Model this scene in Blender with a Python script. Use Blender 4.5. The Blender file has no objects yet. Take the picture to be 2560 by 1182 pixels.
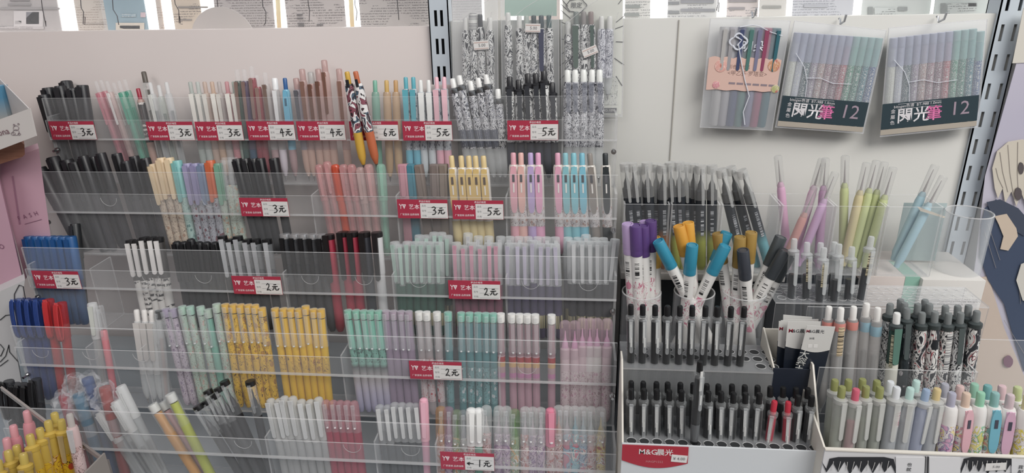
import bpy, bmesh, math, random
from mathutils import Vector, Matrix
random.seed(7)
sc = bpy.context.scene
COL = sc.collection
# ------------------------------------------------------------------ camera
CXP, CYP, F = 1280.0, 591.0, 1700.0
CAMZ = 1.40
def _setup():
    v1x, v2 = -17500.0, (1370.0, 5000.0)
    a = (v2[0]-CXP, v2[1]-CYP)
    dy = (-F*F - a[0]*(v1x-CXP))/a[1]
    down = Vector((a[0], a[1], F)).normalized()
    mx = Vector((v1x-CXP, dy, F)).normalized()
    X = -mx; Z = -down; Y = Z.cross(X)
    return X, Y, Z
_X, _Y, _Z = _setup()
def ray(u, v):
    d = Vector(((u-CXP)/F, (v-CYP)/F, 1.0))
    return Vector((_X.dot(d), _Y.dot(d), _Z.dot(d)))
def at(u, v, Y):
    d = ray(u, v); p = d*(Y/d.y)
    return Vector((p.x, p.y, p.z+CAMZ))
def proj(p):
    q = Vector((p[0], p[1], p[2]-CAMZ))
    c = _X*q.x + _Y*q.y + _Z*q.z
    return CXP+F*c.x/c.z, CYP+F*c.y/c.z
cam = bpy.data.cameras.new('camera'); cam.sensor_width = 36.0; cam.lens = 36.0*F/2560.0
cam.clip_start = 0.05
cam_o = bpy.data.objects.new('camera', cam); COL.objects.link(cam_o)
rm = Matrix(((_X.x, -_X.y, -_X.z), (_Y.x, -_Y.y, -_Y.z), (_Z.x, -_Z.y, -_Z.z))).to_4x4()
rm.translation = Vector((0, 0, CAMZ)); cam_o.matrix_world = rm
sc.camera = cam_o
# ------------------------------------------------------------------ light and exposure
wd = bpy.data.worlds.new('shop_air'); sc.world = wd; wd.use_nodes = True
bg = wd.node_tree.nodes['Background']; bg.inputs[0].default_value = (0.86, 0.90, 0.95, 1); bg.inputs[1].default_value = 0.44
def area(name, loc, target, sx, sy, power, col):
    l = bpy.data.lights.new(name, 'AREA'); l.shape = 'RECTANGLE'; l.size = sx; l.size_y = sy; l.energy = power; l.color = col
    o = bpy.data.objects.new(name, l); COL.objects.link(o); o.location = loc
    o.rotation_euler = (Vector(target)-Vector(loc)).to_track_quat('-Z', 'Y').to_euler(); return o
area('ceiling_lamp', (1.3, -0.5, 2.75), (0.35, 0.9, 1.25), 1.8, 0.8, 34, (1.0, 0.97, 0.93))
area('ceiling_lamp', (-1.2, -0.9, 2.75), (-0.3, 0.9, 1.2), 1.2, 0.5, 9, (1.0, 0.94, 0.92))
sc.view_settings.view_transform = 'Standard'; sc.view_settings.look = 'None'
sc.view_settings.exposure = 0.36; sc.view_settings.gamma = 1.0; sc.view_settings.use_curve_mapping = False
sc.cycles.use_denoising = True
sc.cycles.max_bounces = 8; sc.cycles.transparent_max_bounces = 40; sc.cycles.diffuse_bounces = 3; sc.cycles.glossy_bounces = 3
sc.cycles.caustics_reflective = False; sc.cycles.caustics_refractive = False
# ------------------------------------------------------------------ materials
_M = {}
def lin(c):
    if isinstance(c, str):
        c = c.lstrip('#'); c = tuple(int(c[i:i+2], 16)/255 for i in (0, 2, 4))
    g = (c[0]+c[1]+c[2])/3; c = [g+(x-g)*0.87 for x in c[:3]]
    return tuple(((x/12.92) if x <= 0.04045 else ((x+0.055)/1.055)**2.4) for x in c[:3]) + (1.0,)
def newmat(key):
    m = bpy.data.materials.new(str(key).replace("'", '')[:50]); m.use_nodes = True
    return m, m.node_tree, m.node_tree.nodes['Principled BSDF']
def plastic(c, rough=0.35, metal=0.0):
    k = ('p', c, rough, metal)
    if k in _M: return _M[k]
    m, nt, b = newmat('plastic %s' % (c,))
    b.inputs['Base Color'].default_value = lin(c); b.inputs['Roughness'].default_value = rough; b.inputs['Metallic'].default_value = metal
    _M[k] = m; return m
def clear(c='#e8ecee', haze=0.10, rough=0.12, tint='#ffffff', edge=0.38):
    """see-through plastic: light passes (tinted), the rest is a glossy body"""
    k = ('c', c, haze, rough, tint, edge)
    if k in _M: return _M[k]
    m, nt, b = newmat('clear %s' % (c,))
    n = nt.nodes; l = nt.links
    b.inputs['Base Color'].default_value = lin(c); b.inputs['Roughness'].default_value = rough
    t = n.new('ShaderNodeBsdfTransparent'); t.inputs[0].default_value = lin(tint)
    mx = n.new('ShaderNodeMixShader'); lw = n.new('ShaderNodeLayerWeight'); lw.inputs[0].default_value = 0.35
    mr = n.new('ShaderNodeMapRange'); mr.inputs['From Min'].default_value = 0; mr.inputs['From Max'].default_value = 1
    mr.inputs['To Min'].default_value = haze; mr.inputs['To Max'].default_value = min(1, haze+edge)
    pw = n.new('ShaderNodeMath'); pw.operation = 'POWER'; pw.inputs[1].default_value = 1.6
    l.new(lw.outputs['Facing'], pw.inputs[0]); l.new(pw.outputs[0], mr.inputs['Value']); l.new(mr.outputs[0], mx.inputs[0])
    l.new(t.outputs[0], mx.inputs[1]); l.new(b.outputs[0], mx.inputs[2])
    l.new(mx.outputs[0], n['Material Output'].inputs['Surface'])
    _M[k] = m; return m
def ramp(n, pts, const=False):
    r = n.new('ShaderNodeValToRGB')
    if const: r.color_ramp.interpolation = 'CONSTANT'
    e = r.color_ramp.elements
    while len(e) < len(pts): e.new(0.5)
    for i, (p, c) in enumerate(pts): e[i].position = p; e[i].color = lin(c) if isinstance(c, (str, tuple)) else c
    return r
def coords(nt, scale, seed=True, rotz=0.0):
    n, l = nt.nodes, nt.links
    tc = n.new('ShaderNodeTexCoord'); mp = n.new('ShaderNodeMapping')
    mp.inputs['Scale'].default_value = scale if isinstance(scale, tuple) else (scale,)*3
    l.new(tc.outputs['Object'], mp.inputs[0])
    if seed:
        oi = n.new('ShaderNodeObjectInfo'); mu = n.new('ShaderNodeMath'); mu.operation = 'MULTIPLY'; mu.inputs[1].default_value = 37.0
        cb = n.new('ShaderNodeCombineXYZ'); l.new(oi.outputs['Random'], mu.inputs[0]); l.new(mu.outputs[0], cb.inputs[0]); l.new(mu.outputs[0], cb.inputs[2])
        l.new(cb.outputs[0], mp.inputs['Location'])
    return mp
def pattern(kind, *cols, rough=0.35, scale=1.0, opts=None):
    """printed surfaces. manga: ink shapes; doodle: sparse coloured motifs; text: lines of small print; bars: barcode; bands; grad"""
    k = (kind, cols, rough, scale, opts)
    if k in _M: return _M[k]
    m, nt, b = newmat('%s print %s' % (kind, cols[0])); n, l = nt.nodes, nt.links
    b.inputs['Roughness'].default_value = rough
    def mix(f, a, c):
        x = n.new('ShaderNodeMix'); x.data_type = 'RGBA'
        l.new(f, x.inputs[0])
        for i, s in ((6, a), (7, c)):
            if isinstance(s, (str, tuple)): x.inputs[i].default_value = lin(s)
            else: l.new(s, x.inputs[i])
        return x.outputs[2]
    def thr(sock, v, invert=False):
        x = n.new('ShaderNodeMath'); x.operation = 'LESS_THAN' if invert else 'GREATER_THAN'; l.new(sock, x.inputs[0]); x.inputs[1].default_value = v; return x.outputs[0]
    if kind == 'manga':
        mp = coords(nt, (78*scale, 78*scale, 46*scale))
        no = n.new('ShaderNodeTexNoise'); no.inputs['Scale'].default_value = 1.0; no.inputs['Detail'].default_value = 2.0; no.inputs['Distortion'].default_value = 2.2
        l.new(mp.outputs[0], no.inputs['Vector'])
        r = ramp(n, [(0.0, cols[1]), (0.41, cols[0]), (0.475, cols[1]), (0.51, cols[0]), (0.57, cols[2] if len(cols) > 2 else '#8d9096'), (0.60, cols[1]), (0.635, cols[0])], True)
        l.new(no.outputs[0], r.inputs[0]); out = r.outputs[0]
    elif kind == 'doodle':
        mp = coords(nt, (230*scale, 230*scale, 150*scale))
        vo = n.new('ShaderNodeTexVoronoi'); vo.inputs['Scale'].default_value = 1.0; l.new(mp.outputs[0], vo.inputs['Vector'])
        no = n.new('ShaderNodeTexNoise'); no.inputs['Scale'].default_value = 1.3; no.inputs['Distortion'].default_value = 1.5; l.new(mp.outputs[0], no.inputs['Vector'])
        out = mix(thr(vo.outputs['Distance'], 0.30, True), cols[0], cols[2] if len(cols) > 2 else cols[1])
        ring = thr(no.outputs[0], 0.50); ring2 = thr(no.outputs[0], 0.53, True)
        mu = n.new('ShaderNodeMath'); mu.operation = 'MULTIPLY'; l.new(ring, mu.inputs[0]); l.new(ring2, mu.inputs[1])
        out = mix(mu.outputs[0], out, cols[1])
    elif kind == 'text':
        mp = coords(nt, (1, 1, 1))
        sep = n.new('ShaderNodeSeparateXYZ'); l.new(mp.outputs[0], sep.inputs[0])
        no = n.new('ShaderNodeTexNoise'); no.inputs['Scale'].default_value = 1.0; no.inputs['Detail'].default_value = 1
        cb = n.new('ShaderNodeMapping'); cb.inputs['Scale'].default_value = (700*scale, 0, 420*scale); l.new(mp.outputs[0], cb.inputs[0]); l.new(cb.outputs[0], no.inputs['Vector'])
        w = n.new('ShaderNodeMath'); w.operation = 'SINE'; wm = n.new('ShaderNodeMath'); wm.operation = 'MULTIPLY'; wm.inputs[1].default_value = 1700*scale
        l.new(sep.outputs['Z'], wm.inputs[0]); l.new(wm.outputs[0], w.inputs[0])
        n2 = n.new('ShaderNodeTexNoise'); n2.inputs['Scale'].default_value = 1.0
        m2 = n.new('ShaderNodeMapping'); m2.inputs['Scale'].default_value = (22*scale, 0, 40*scale); l.new(mp.outputs[0], m2.inputs[0]); l.new(m2.outputs[0], n2.inputs['Vector'])
        a = thr(w.outputs[0], 0.1); c = thr(no.outputs[0], 0.46); d = thr(n2.outputs[0], 0.47)
        q = n.new('ShaderNodeMath'); q.operation = 'MULTIPLY'; l.new(a, q.inputs[0]); l.new(c, q.inputs[1])
        q2 = n.new('ShaderNodeMath'); q2.operation = 'MULTIPLY'; l.new(q.outputs[0], q2.inputs[0]); l.new(d, q2.inputs[1])
        out = mix(q2.outputs[0], cols[0], cols[1])
    elif kind == 'bars':
        ax = opts or 'Z'
        s = {'Z': (0, 0, 1100), 'X': (1100, 0, 0)}[ax]
        mp = coords(nt, s, True)
        no = n.new('ShaderNodeTexNoise'); no.inputs['Scale'].default_value = 1.0; no.inputs['Detail'].default_value = 0; l.new(mp.outputs[0], no.inputs['Vector'])
        out = mix(thr(no.outputs[0], 0.52), cols[0], cols[1])
    elif kind == 'bands':          # colours by height in metres along the pen
        mp = coords(nt, 1.0, False); sep = n.new('ShaderNodeSeparateXYZ'); l.new(mp.outputs[0], sep.inputs[0])
        mr = n.new('ShaderNodeMapRange'); mr.inputs['From Max'].default_value = 0.16; l.new(sep.outputs['Z'], mr.inputs['Value'])
        r = ramp(n, [(p/0.16, c) for p, c in opts], cols[0] == 'hard'); l.new(mr.outputs[0], r.inputs[0]); out = r.outputs[0]
    elif kind == 'cartoon':        # white ground with outlined coloured figures
        mp = coords(nt, (150*scale, 150*scale, 110*scale))
        no = n.new('ShaderNodeTexNoise'); no.inputs['Scale'].default_value = 1.0; no.inputs['Detail'].default_value = 1.0; no.inputs['Distortion'].default_value = 1.0; l.new(mp.outputs[0], no.inputs['Vector'])
        g_, a_, b_, c_, o__ = cols
        r = ramp(n, [(0.0, a_), (0.38, o__), (0.40, b_), (0.46, o__), (0.475, g_), (0.56, o__), (0.575, c_), (0.63, a_), (0.70, g_)], True); l.new(no.outputs[0], r.inputs[0]); out = r.outputs[0]
    elif kind == 'wood':
        mp = coords(nt, (30, 8, 220), False); no = n.new('ShaderNodeTexNoise'); no.inputs['Scale'].default_value = 1.0; no.inputs['Detail'].default_value = 5; l.new(mp.outputs[0], no.inputs['Vector'])
        r = ramp(n, [(0.3, cols[0]), (0.7, cols[1])]); l.new(no.outputs[0], r.inputs[0]); out = r.outputs[0]
    elif kind == 'wall':
        mp = coords(nt, 3.0, False); no = n.new('ShaderNodeTexNoise'); no.inputs['Scale'].default_value = 1.0; no.inputs['Detail'].default_value = 3; l.new(mp.outputs[0], no.inputs['Vector'])
        r = ramp(n, [(0.3, cols[0]), (0.7, cols[1])]); l.new(no.outputs[0], r.inputs[0]); out = r.outputs[0]
    elif kind == 'glitter':
        mp = coords(nt, 900); vo = n.new('ShaderNodeTexVoronoi'); vo.inputs['Scale'].default_value = 1.0; l.new(mp.outputs[0], vo.inputs['Vector'])
        out = mix(thr(vo.outputs['Distance'], 0.35, True), cols[0], cols[1])
    l.new(out, b.inputs['Base Color'])
    _M[k] = m; return m
BLK = '#1d1d20'
ACR = clear('#e4e6e8', 0.045, 0.08)          # the acrylic sheets
ACRT = clear('#dcdfe2', 0.03, 0.06)
EDGE = clear('#e2e2e2', 0.34, 0.2)            # light caught in a cut edge
CLR = clear('#eef2f4', 0.09, 0.08, edge=0.42)            # clear pen plastic
FRO = clear('#e9eaea', 0.55, 0.45)            # frosted pen plastic
FRO2 = clear('#dfe3e4', 0.36, 0.35)
FILM = clear('#eef1f6', 0.07, 0.07)
METAL = plastic('#c9c9c9', 0.22, 1.0)
# ------------------------------------------------------------------ mesh helpers
def mesh(name, bm, mats, smooth=True):
    me = bpy.data.meshes.new(name); bm.normal_update(); bm.to_mesh(me); bm.free()
    for m in (mats if isinstance(mats, (list, tuple)) else [mats]): me.materials.append(m)
    if smooth and len(me.polygons):
        me.polygons.foreach_set('use_smooth', [True]*len(me.polygons)); me.set_sharp_from_angle(angle=0.6)
    return me
def link(name, me, parent=None, loc=None):
    o = bpy.data.objects.new(name, me); COL.objects.link(o)
    if parent is not None: o.parent = parent
    if loc is not None: o.location = loc
    return o
def lathe(prof, n=14, cx=0.0, cy=0.0, bm=None):
    bm = bm or bmesh.new(); rings = []
    for r, z in prof:
        if r <= 1e-6: rings.append([bm.verts.new((cx, cy, z))])
        else: rings.append([bm.verts.new((cx+r*math.cos(2*math.pi*i/n), cy+r*math.sin(2*math.pi*i/n), z)) for i in range(n)])
    for a, b in zip(rings, rings[1:]):
        if len(a) == 1 and len(b) == 1: continue
        for i in range(n):
            j = (i+1) % n
            if len(a) == 1: bm.faces.new((a[0], b[j], b[i]))
            elif len(b) == 1: bm.faces.new((a[i], a[j], b[0]))
            else: bm.faces.new((a[i], a[j], b[j], b[i]))
    return bm
def boxbm(x0, y0, z0, x1, y1, z1, bm=None, bev=0.0, mi=0):
    nb = bmesh.new()
    v = [nb.verts.new(p) for p in ((x0, y0, z0), (x1, y0, z0), (x1, y1, z0), (x0, y1, z0), (x0, y0, z1), (x1, y0, z1), (x1, y1, z1), (x0, y1, z1))]
    for f in ((0, 3, 2, 1), (4, 5, 6, 7), (0, 1, 5, 4), (1, 2, 6, 5), (2, 3, 7, 6), (3, 0, 4, 7)):
        nb.faces.new([v[i] for i in f]).material_index = mi
    if bev: bmesh.ops.bevel(nb, geom=nb.edges[:], offset=bev, segments=2, affect='EDGES', profile=0.5)
    if bm is None: return nb
    tmp = bpy.data.meshes.new('t'); nb.to_mesh(tmp); nb.free(); bm.from_mesh(tmp); bpy.data.meshes.remove(tmp); return bm
def extrude(pts, vec, bm=None, mi=0, mi_edge=None):
    """closed solid: polygon pts swept by vec"""
    bm = bm or bmesh.new(); vec = Vector(vec); k = len(pts)
    a = [bm.verts.new(Vector(p)) for p in pts]; b = [bm.verts.new(Vector(p)+vec) for p in pts]
    fs = [bm.faces.new(a), bm.faces.new(list(reversed(b)))]
    es = [bm.faces.new((a[i], b[i], b[(i+1) % k], a[(i+1) % k])) for i in range(k)]
    for f in fs: f.material_index = mi
    for f in es: f.material_index = mi if mi_edge is None else mi_edge
    bmesh.ops.recalc_face_normals(bm, faces=fs+es)
    return bm
def tube(pts, r, bm=None, n=6, closed=False):
    bm = bm or bmesh.new(); pts = [Vector(p) for p in pts]; rings = []
    m = len(pts)
    for i, p in enumerate(pts):
        a = pts[i-1] if (i > 0 or closed) else p; b = pts[(i+1) % m] if (i < m-1 or closed) else p
        t = (b-a).normalized() if (b-a).length > 1e-9 else Vector((0, 0, 1))
        u = t.cross(Vector((0.13, 1, 0.07))).normalized(); w = t.cross(u)
        rings.append([bm.verts.new(p+u*r*math.cos(2*math.pi*k/n)+w*r*math.sin(2*math.pi*k/n)) for k in range(n)])
    for i in range(m if closed else m-1):
        a, b = rings[i], rings[(i+1) % m]
        for k in range(n): bm.faces.new((a[k], a[(k+1) % n], b[(k+1) % n], b[k]))
    if not closed: bm.faces.new(list(reversed(rings[0]))); bm.faces.new(rings[-1])
    bmesh.ops.recalc_face_normals(bm, faces=bm.faces[:])
    return bm
def tag(o, label, cat, group=None, kind=None):
    o['label'] = label; o['category'] = cat
    if group: o['group'] = group
    if kind: o['kind'] = kind
    return o
def struct(name, me, loc=None):
    o = link(name, me, None, loc); o['kind'] = 'structure'; return o
def empty(name, label, cat, loc=(0, 0, 0), group=None):
    o = bpy.data.objects.new(name, None); COL.objects.link(o); o.location = loc; o.empty_display_size = 0.01
    return tag(o, label, cat, group)
_T = {}
def text_mesh(s, size, m, bold=False, align='CENTER', ext=0.0):
    """lettering as a flat mesh in the XZ plane facing -Y"""
    k = (s, round(size, 5), m.name, bold, align)
    if k in _T: return _T[k]
    cu = bpy.data.curves.new('t', 'FONT'); cu.body = s; cu.size = size; cu.align_x = align; cu.align_y = 'CENTER'; cu.resolution_u = 2
    cu.offset = (size*0.012 if size > 0.008 else size*0.006) if bold else 0.0; cu.extrude = ext
    o = bpy.data.objects.new('t', cu); COL.objects.link(o)
    dg = bpy.context.evaluated_depsgraph_get(); me = bpy.data.meshes.new_from_object(o.evaluated_get(dg))
    me.transform(Matrix.Rotation(math.pi/2, 4, 'X')); bpy.data.objects.remove(o); bpy.data.curves.remove(cu)
    me.materials.clear(); me.materials.append(m); me.name = 'lettering'
    _T[k] = me; return me
def ribbon(strokes, w, y=0.0, bm=None, th=0.00025):
    """pen strokes in the XZ plane"""
    bm = bm or bmesh.new()
    for s in strokes:
        P = [Vector((a, y, b)) for a, b in s]
        for i in range(len(P)-1):
            d = (P[i+1]-P[i]); L = d.length
            if L < 1e-7: continue
            d /= L; nn = Vector((-d.z, 0, d.x))*w*0.5; e = d*w*0.35
            extrude([P[i]-e-nn, P[i+1]+e-nn, P[i+1]+e+nn, P[i]-e+nn], (0, -th - i*0.00001, 0), bm)
    return bm
def frame(o, top, bottom, roll=0.0):
    """origin at the bottom, z to the top, -y towards the viewer"""
    top = Vector(top); bottom = Vector(bottom)
    z = (top-bottom).normalized(); x = Vector((0, 1, 0)).cross(z).normalized(); y = z.cross(x)
    M = Matrix((x, y, z)).transposed().to_4x4() @ Matrix.Rotation(roll, 4, 'Z'); M.translation = bottom
    o.matrix_world = M; return (top-bottom).length
# ------------------------------------------------------------------ pens
_PM = {}
def clip_bm(w, z0, z1, y, th=0.0012, style='bar', r=0.005):
    """a pocket clip on the -y side, joined to the barrel at its top"""
    pts = []
    if style == 'oval':
        k = 12; zc = (z0+z1)/2; h = (z1-z0)/2
        for i in range(k*2):
            a = math.pi*i/k; e = abs(math.cos(a))**0.6*math.copysign(1, math.cos(a))
            pts.append((w/2*math.copysign(abs(math.sin(a))**0.7, math.sin(a)), zc+h*e))
    else:
        wb = w*0.8 if style != 'wide' else w
        pts = [(-w/2, z1), (-wb/2, z0+wb/2)]
        for i in range(5):
            a = math.pi*(1+ (i+1)/6.0); pts.append((wb/2*math.cos(a), z0+wb/2+wb/2*math.sin(a)))
        pts += [(wb/2, z0+wb/2), (w/2, z1)]
    bm = extrude([(a, y, b) for a, b in pts], (0, -th, 0))
    boxbm(-w*0.4, y, z1-0.006, w*0.4, -r*0.5, z1-0.001, bm)
    return bm
def loop_bm(w, z0, z1, y, r):
    bm = bmesh.new(); pts = []
    for i in range(16):
        a = 2*math.pi*i/16; pts.append((0, y-0.002+0.0035*math.cos(a), (z0+z1)/2+(z1-z0)/2*math.sin(a)))
    for dx in (-w*0.3, 0, w*0.3): tube([(dx, p[1], p[2]) for p in pts], w*0.24, bm, 6, True)
    boxbm(-w*0.35, y, z1-0.010, w*0.35, -r*0.4, z1-0.003, bm)
    return bm
def pen_parts(kind, L, C):
    """list of (part name, mesh, parent part index or None, label)"""
    L = round(L/0.004)*0.004
    key = (kind, L, tuple(sorted((k, str(v.name) if hasattr(v, 'name') else str(v)) for k, v in C.items())))
    if key in _PM: return _PM[key]
    g = C.get; r = g('r', 0.005); bar = g('bar'); P = []
    def add(n, bm, m, par=None, lab=None): P.append((n, mesh(n, bm, m), par, lab))
    if kind == 'click':
        gz = g('gz', 0.045); bt = L-0.016; br = g('br', r*0.55); gm = g('grip', bar)
        add('barrel', lathe([(r*0.99, gz), (r, gz+0.004), (r, bt-0.012), (r*0.94, bt-0.003), (r*0.8, bt), (0, bt)]), bar)
        add('grip', lathe([(0.0012, 0.006), (r*0.42, 0.008), (r*0.86, 0.018), (r*0.98, 0.030), (r*0.98, gz)]), gm)
        add('tip', lathe([(0, 0), (0.0006, 0.0005), (0.0016, 0.006), (r*0.42, 0.0085)], 10), g('tip', METAL))
        add('button', lathe([(br, bt), (br, L-0.002), (br*0.8, L-0.0004), (0, L)], 12), g('btn', bar))
        if g('collar'): add('collar', lathe([(r*1.08, bt-0.004), (r*1.12, bt-0.002), (r*1.12, bt+0.001), (r*0.7, bt+0.003), (r*0.55, bt+0.003)], 14), g('collar'))
        st = g('cs', 'bar')
        if st and g('clip'):
            w = g('cw', r*0.9); cl = g('cl', 0.040)
            if st == 'oval':
                add('clip', clip_bm(w, bt-cl, bt-0.001, -r*0.85, 0.002, 'oval', r), g('clip'))
                if g('win'): add('clip_window', boxbm(-w*0.16, -r*0.85-0.0026, bt-0.022, w*0.16, -r*0.85-0.0018, bt-0.012), g('win'), len(P)-1)
            else: add('clip', clip_bm(w, bt-cl, bt-0.001, -r-0.0006, 0.0011, st, r), g('clip'))
        if g('mark'): add('clip_lettering', boxbm(-0.0009, -r*0.85-0.0024, bt-0.036, 0.0009, -r*0.85-0.0018, bt-0.024), g('mark'))
    elif kind == 'cap':
        cl = g('capl', 0.052); cz = L-cl; cr = g('cr', r*1.12)
        tipz = 0.004 if g('flat') else 0.010
        if g('plug') and not g('disc') and not g('neck') and g('up', 1): add('barrel', lathe([(0, 0), (r*0.6, 0.0008), (r*0.95, 0.006), (r, 0.010), (r, cz+0.006), (r*0.86, cz+0.009), (r*0.86, L-0.014), (r*0.7, L-0.0135)]), bar)
        elif g('flat'): add('barrel', lathe([(0, 0), (r*0.8, 0), (r, 0.002), (r, cz+0.012), (r*0.7, cz+0.014)]), bar)
        else: add('barrel', lathe([(0, 0), (r*0.6, 0.0008), (r*0.95, 0.006), (r, 0.010), (r, cz+0.012), (r*0.7, cz+0.014)]), bar)
        if g('dome'): add('cap', lathe([(cr, cz), (cr*1.02, cz+0.002), (cr, L-0.006), (cr*0.85, L-0.002), (cr*0.5, L-0.0003), (0, L)]), g('cap'))
        else: add('cap', lathe([(cr, cz), (cr, cz+0.002), (cr, L-0.002), (cr*0.92, L-0.0003), (0, L)]), g('cap'))
        if g('plug'): add('cap_plug', lathe([(cr*0.80, L-0.012), (cr*0.86, L-0.010), (cr*0.86, L-0.0008), (0, L-0.0006)] if not g('disc') else [(cr*1.05, L-0.006), (cr*1.1, L-0.004), (cr*1.05, L+0.0005), (0, L+0.001)]), g('plug'))
        if g('neck'): add('nib_neck', lathe([(r*0.75, cz+0.012), (r*0.6, cz+0.020), (r*0.22, cz+0.026), (0.0006, cz+0.036), (0, cz+0.0365)], 10), g('neck'))
        if g('clip'):
            st = g('cs', 'bar'); w = g('cw', r*0.85); c0 = cz+g('c0', 0.006)
            if st == 'loop': add('clip', loop_bm(w, cz-0.002, L+0.001, -cr-0.001, cr), g('clip'))
            else: add('clip', clip_bm(w, c0, L-g('ct', 0.003), -cr-0.0008, g('cth', 0.0012), st, cr), g('clip'))
            if g('ball'): add('clip_tip', lathe([(0, c0+0.0004), (w*0.28, c0+0.001), (w*0.28, c0+0.002), (0, c0+0.0028)], 10, 0, -cr-0.0020), g('ball'), len(P)-1)
    elif kind == 'marker':
        cl = 0.040; cz = L-cl; cr = r*1.10
        add('barrel', lathe([(0, 0), (r*0.9, 0), (r, 0.003), (r, cz+0.002)], 18), bar)
        add('cap', lathe([(cr*0.97, cz), (cr, cz+0.001), (cr*0.98, cz+0.006), (cr*0.98, cz+0.008), (cr, cz+0.009), (cr*0.94, L-0.001), (cr*0.88, L), (cr*0.72, L), (cr*0.68, L-0.0012), (cr*0.62, L-0.0012), (cr*0.58, L-0.0004), (0, L-0.0004)], 18), g('cap'))
        if g('code'): add('barcode', arc_bm(r*1.012, cz-0.030, cz-0.008, -2.1, -1.35), g('code'))
        if g('flower'): add('flower_print', arc_bm(r*1.008, cz-0.075, cz-0.034, -2.6, -0.6), g('flower'))
    elif kind == 'stick':         # flat or square bodied pen
        add('barrel', boxbm(-r, -r*0.7, 0.004, r, r*0.7, L-0.050, None, 0.0008), bar)
        add('cap', boxbm(-r*1.12, -r*0.85, L-0.048, r*1.12, r*0.85, L, None, 0.001), g('cap'))
        add('clip', clip_bm(r*1.1, L-0.044, L-0.002, -r*0.85-0.0008, 0.001, 'wide', r), g('clip', g('cap')))
    elif kind == 'bare':          # capped-off end upward, nib under a clear cap
        add('barrel', lathe([(0, 0), (r*0.6, 0.0003), (r*0.7, 0.004), (r*0.72, 0.006), (r, 0.012), (r, L-0.048), (r*0.8, L-0.040), (r*0.5, L-0.036), (0, L-0.036)]), bar)
        add('nib', lathe([(r*0.28, L-0.036), (r*0.14, L-0.018), (0.0004, L-0.006), (0, L-0.0055)], 8), g('nib', METAL))
        add('cap', lathe([(r*0.9, L-0.042), (r*0.95, L-0.040), (r*0.95, L-0.0015), (r*0.8, L), (0, L)]), g('cap', CLR))
    if g('crumple'):              # twisted wrapping film round the cap
        rnd = random.Random(int(L*1e5)+len(_PM)); bm = bmesh.new(); rings = []
        for q in range(9):
            z = L-0.034+0.0052*q; rr = r*(1.35+0.5*math.sin(q*0.5)); rings.append([bm.verts.new(((rr*rnd.uniform(.8, 1.9))*math.cos(2*math.pi*i/12), (rr*rnd.uniform(.8, 1.9))*math.sin(2*math.pi*i/12), z+rnd.uniform(-.002, .002))) for i in range(12)])
        for a, b in zip(rings, rings[1:]):
            for i in range(12): bm.faces.new((a[i], a[(i+1) % 12], b[(i+1) % 12], b[i]))
        P.append(('film_twist', mesh('film_twist', bm, clear('#eceef2', .10, .04, edge=.6), False), None, None))
    if g('fill'):                 # ink tube seen inside a clear barrel
        fr = g('fr', r*0.45); z0, z1 = g('fz', (0.010, L-0.040)); z1 = min(z1, L-0.02)
        add('ink_refill', lathe([(0, z0), (fr, z0+0.001), (fr, z1), (0, z1)], 10), g('fill'))
    if g('label'):                # wrapped sticker
        a0, a1, h0, h1 = g('la', (-2.5, -0.8, 0.07, 0.10))
        add('sticker', arc_bm(r*1.02, min(h0, L-0.02), min(h1, L-0.01), a0, a1), g('label'))
    if g('sleeve'):               # a printed zone round the barrel
        h0, h1 = g('sz', (0.03, 0.07))
        add('printed_sleeve', lathe([(r*1.005, h0), (r*1.015, h0+0.0004), (r*1.015, h1-0.0004), (r*1.005, h1)], 16), g('sleeve'))
    _PM[key] = P; return P
def arc_bm(r, z0, z1, a0, a1, n=8):
    bm = bmesh.new(); vs = []
    for i in range(n+1):
        a = a0+(a1-a0)*i/n
        vs.append([bm.verts.new((q*math.cos(a), q*math.sin(a), z)) for q in (r, r*1.025) for z in (z0, z1)])
    for a, b in zip(vs, vs[1:]):
        bm.faces.new((a[2], b[2], b[3], a[3])); bm.faces.new((a[0], a[1], b[1], b[0]))
        bm.faces.new((a[0], b[0], b[2], a[2])); bm.faces.new((a[1], a[3], b[3], b[1]))
    bm.faces.new((vs[0][0], vs[0][2], vs[0][3], vs[0][1])); bm.faces.new((vs[-1][0], vs[-1][1], vs[-1][3], vs[-1][2]))
    bmesh.ops.recalc_face_normals(bm, faces=bm.faces[:])
    return bm
ORD = ['first', 'second', 'third', 'fourth', 'fifth', 'sixth', 'seventh', 'eighth', 'ninth', 'tenth', 'eleventh', 'twelfth', 'thirteenth', 'fourteenth', 'fifteenth', 'sixteenth', 'seventeenth', 'eighteenth', 'nineteenth', 'twentieth']
LABELS = {}
def make_pen(name, kind, C, top, bottom, label, cat='pen', group=None, roll=0.0):
    if name == 'gel_pen' and kind == 'click': name = 'click_pen'
    if kind == 'bare': name = 'needle_tip_pen'
    o = bpy.data.objects.new(name, None); COL.objects.link(o); o.empty_display_size = 0.01
    L = frame(o, top, bottom, roll)
    nw = len(label.replace('-', '').split())
    if nw > 16 or nw < 4: print('LABELLEN', nw, label)
    if label in LABELS: print('DUPLABEL', label)
    LABELS[label] = 1
    tag(o, label, cat, group)
    made = []
    for n, me, par, lab in pen_parts(kind, L, C):
        p = link(n, me, o if par is None else made[par]); made.append(p)
        if lab: p['label'] = lab
    return o
YK = [0.8906-0.0525*i for i in range(6)]; ZK = [CAMZ-0.1795-0.0914*i for i in range(6)]
XL, XR = -0.7446, 0.0554
def xfor(u, y, z):
    lo, hi = -2.0, 2.0
    for _ in range(40):
        m = (lo+hi)/2
        if proj((m, y, z))[0] < u: lo = m
        else: hi = m
    return lo
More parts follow.
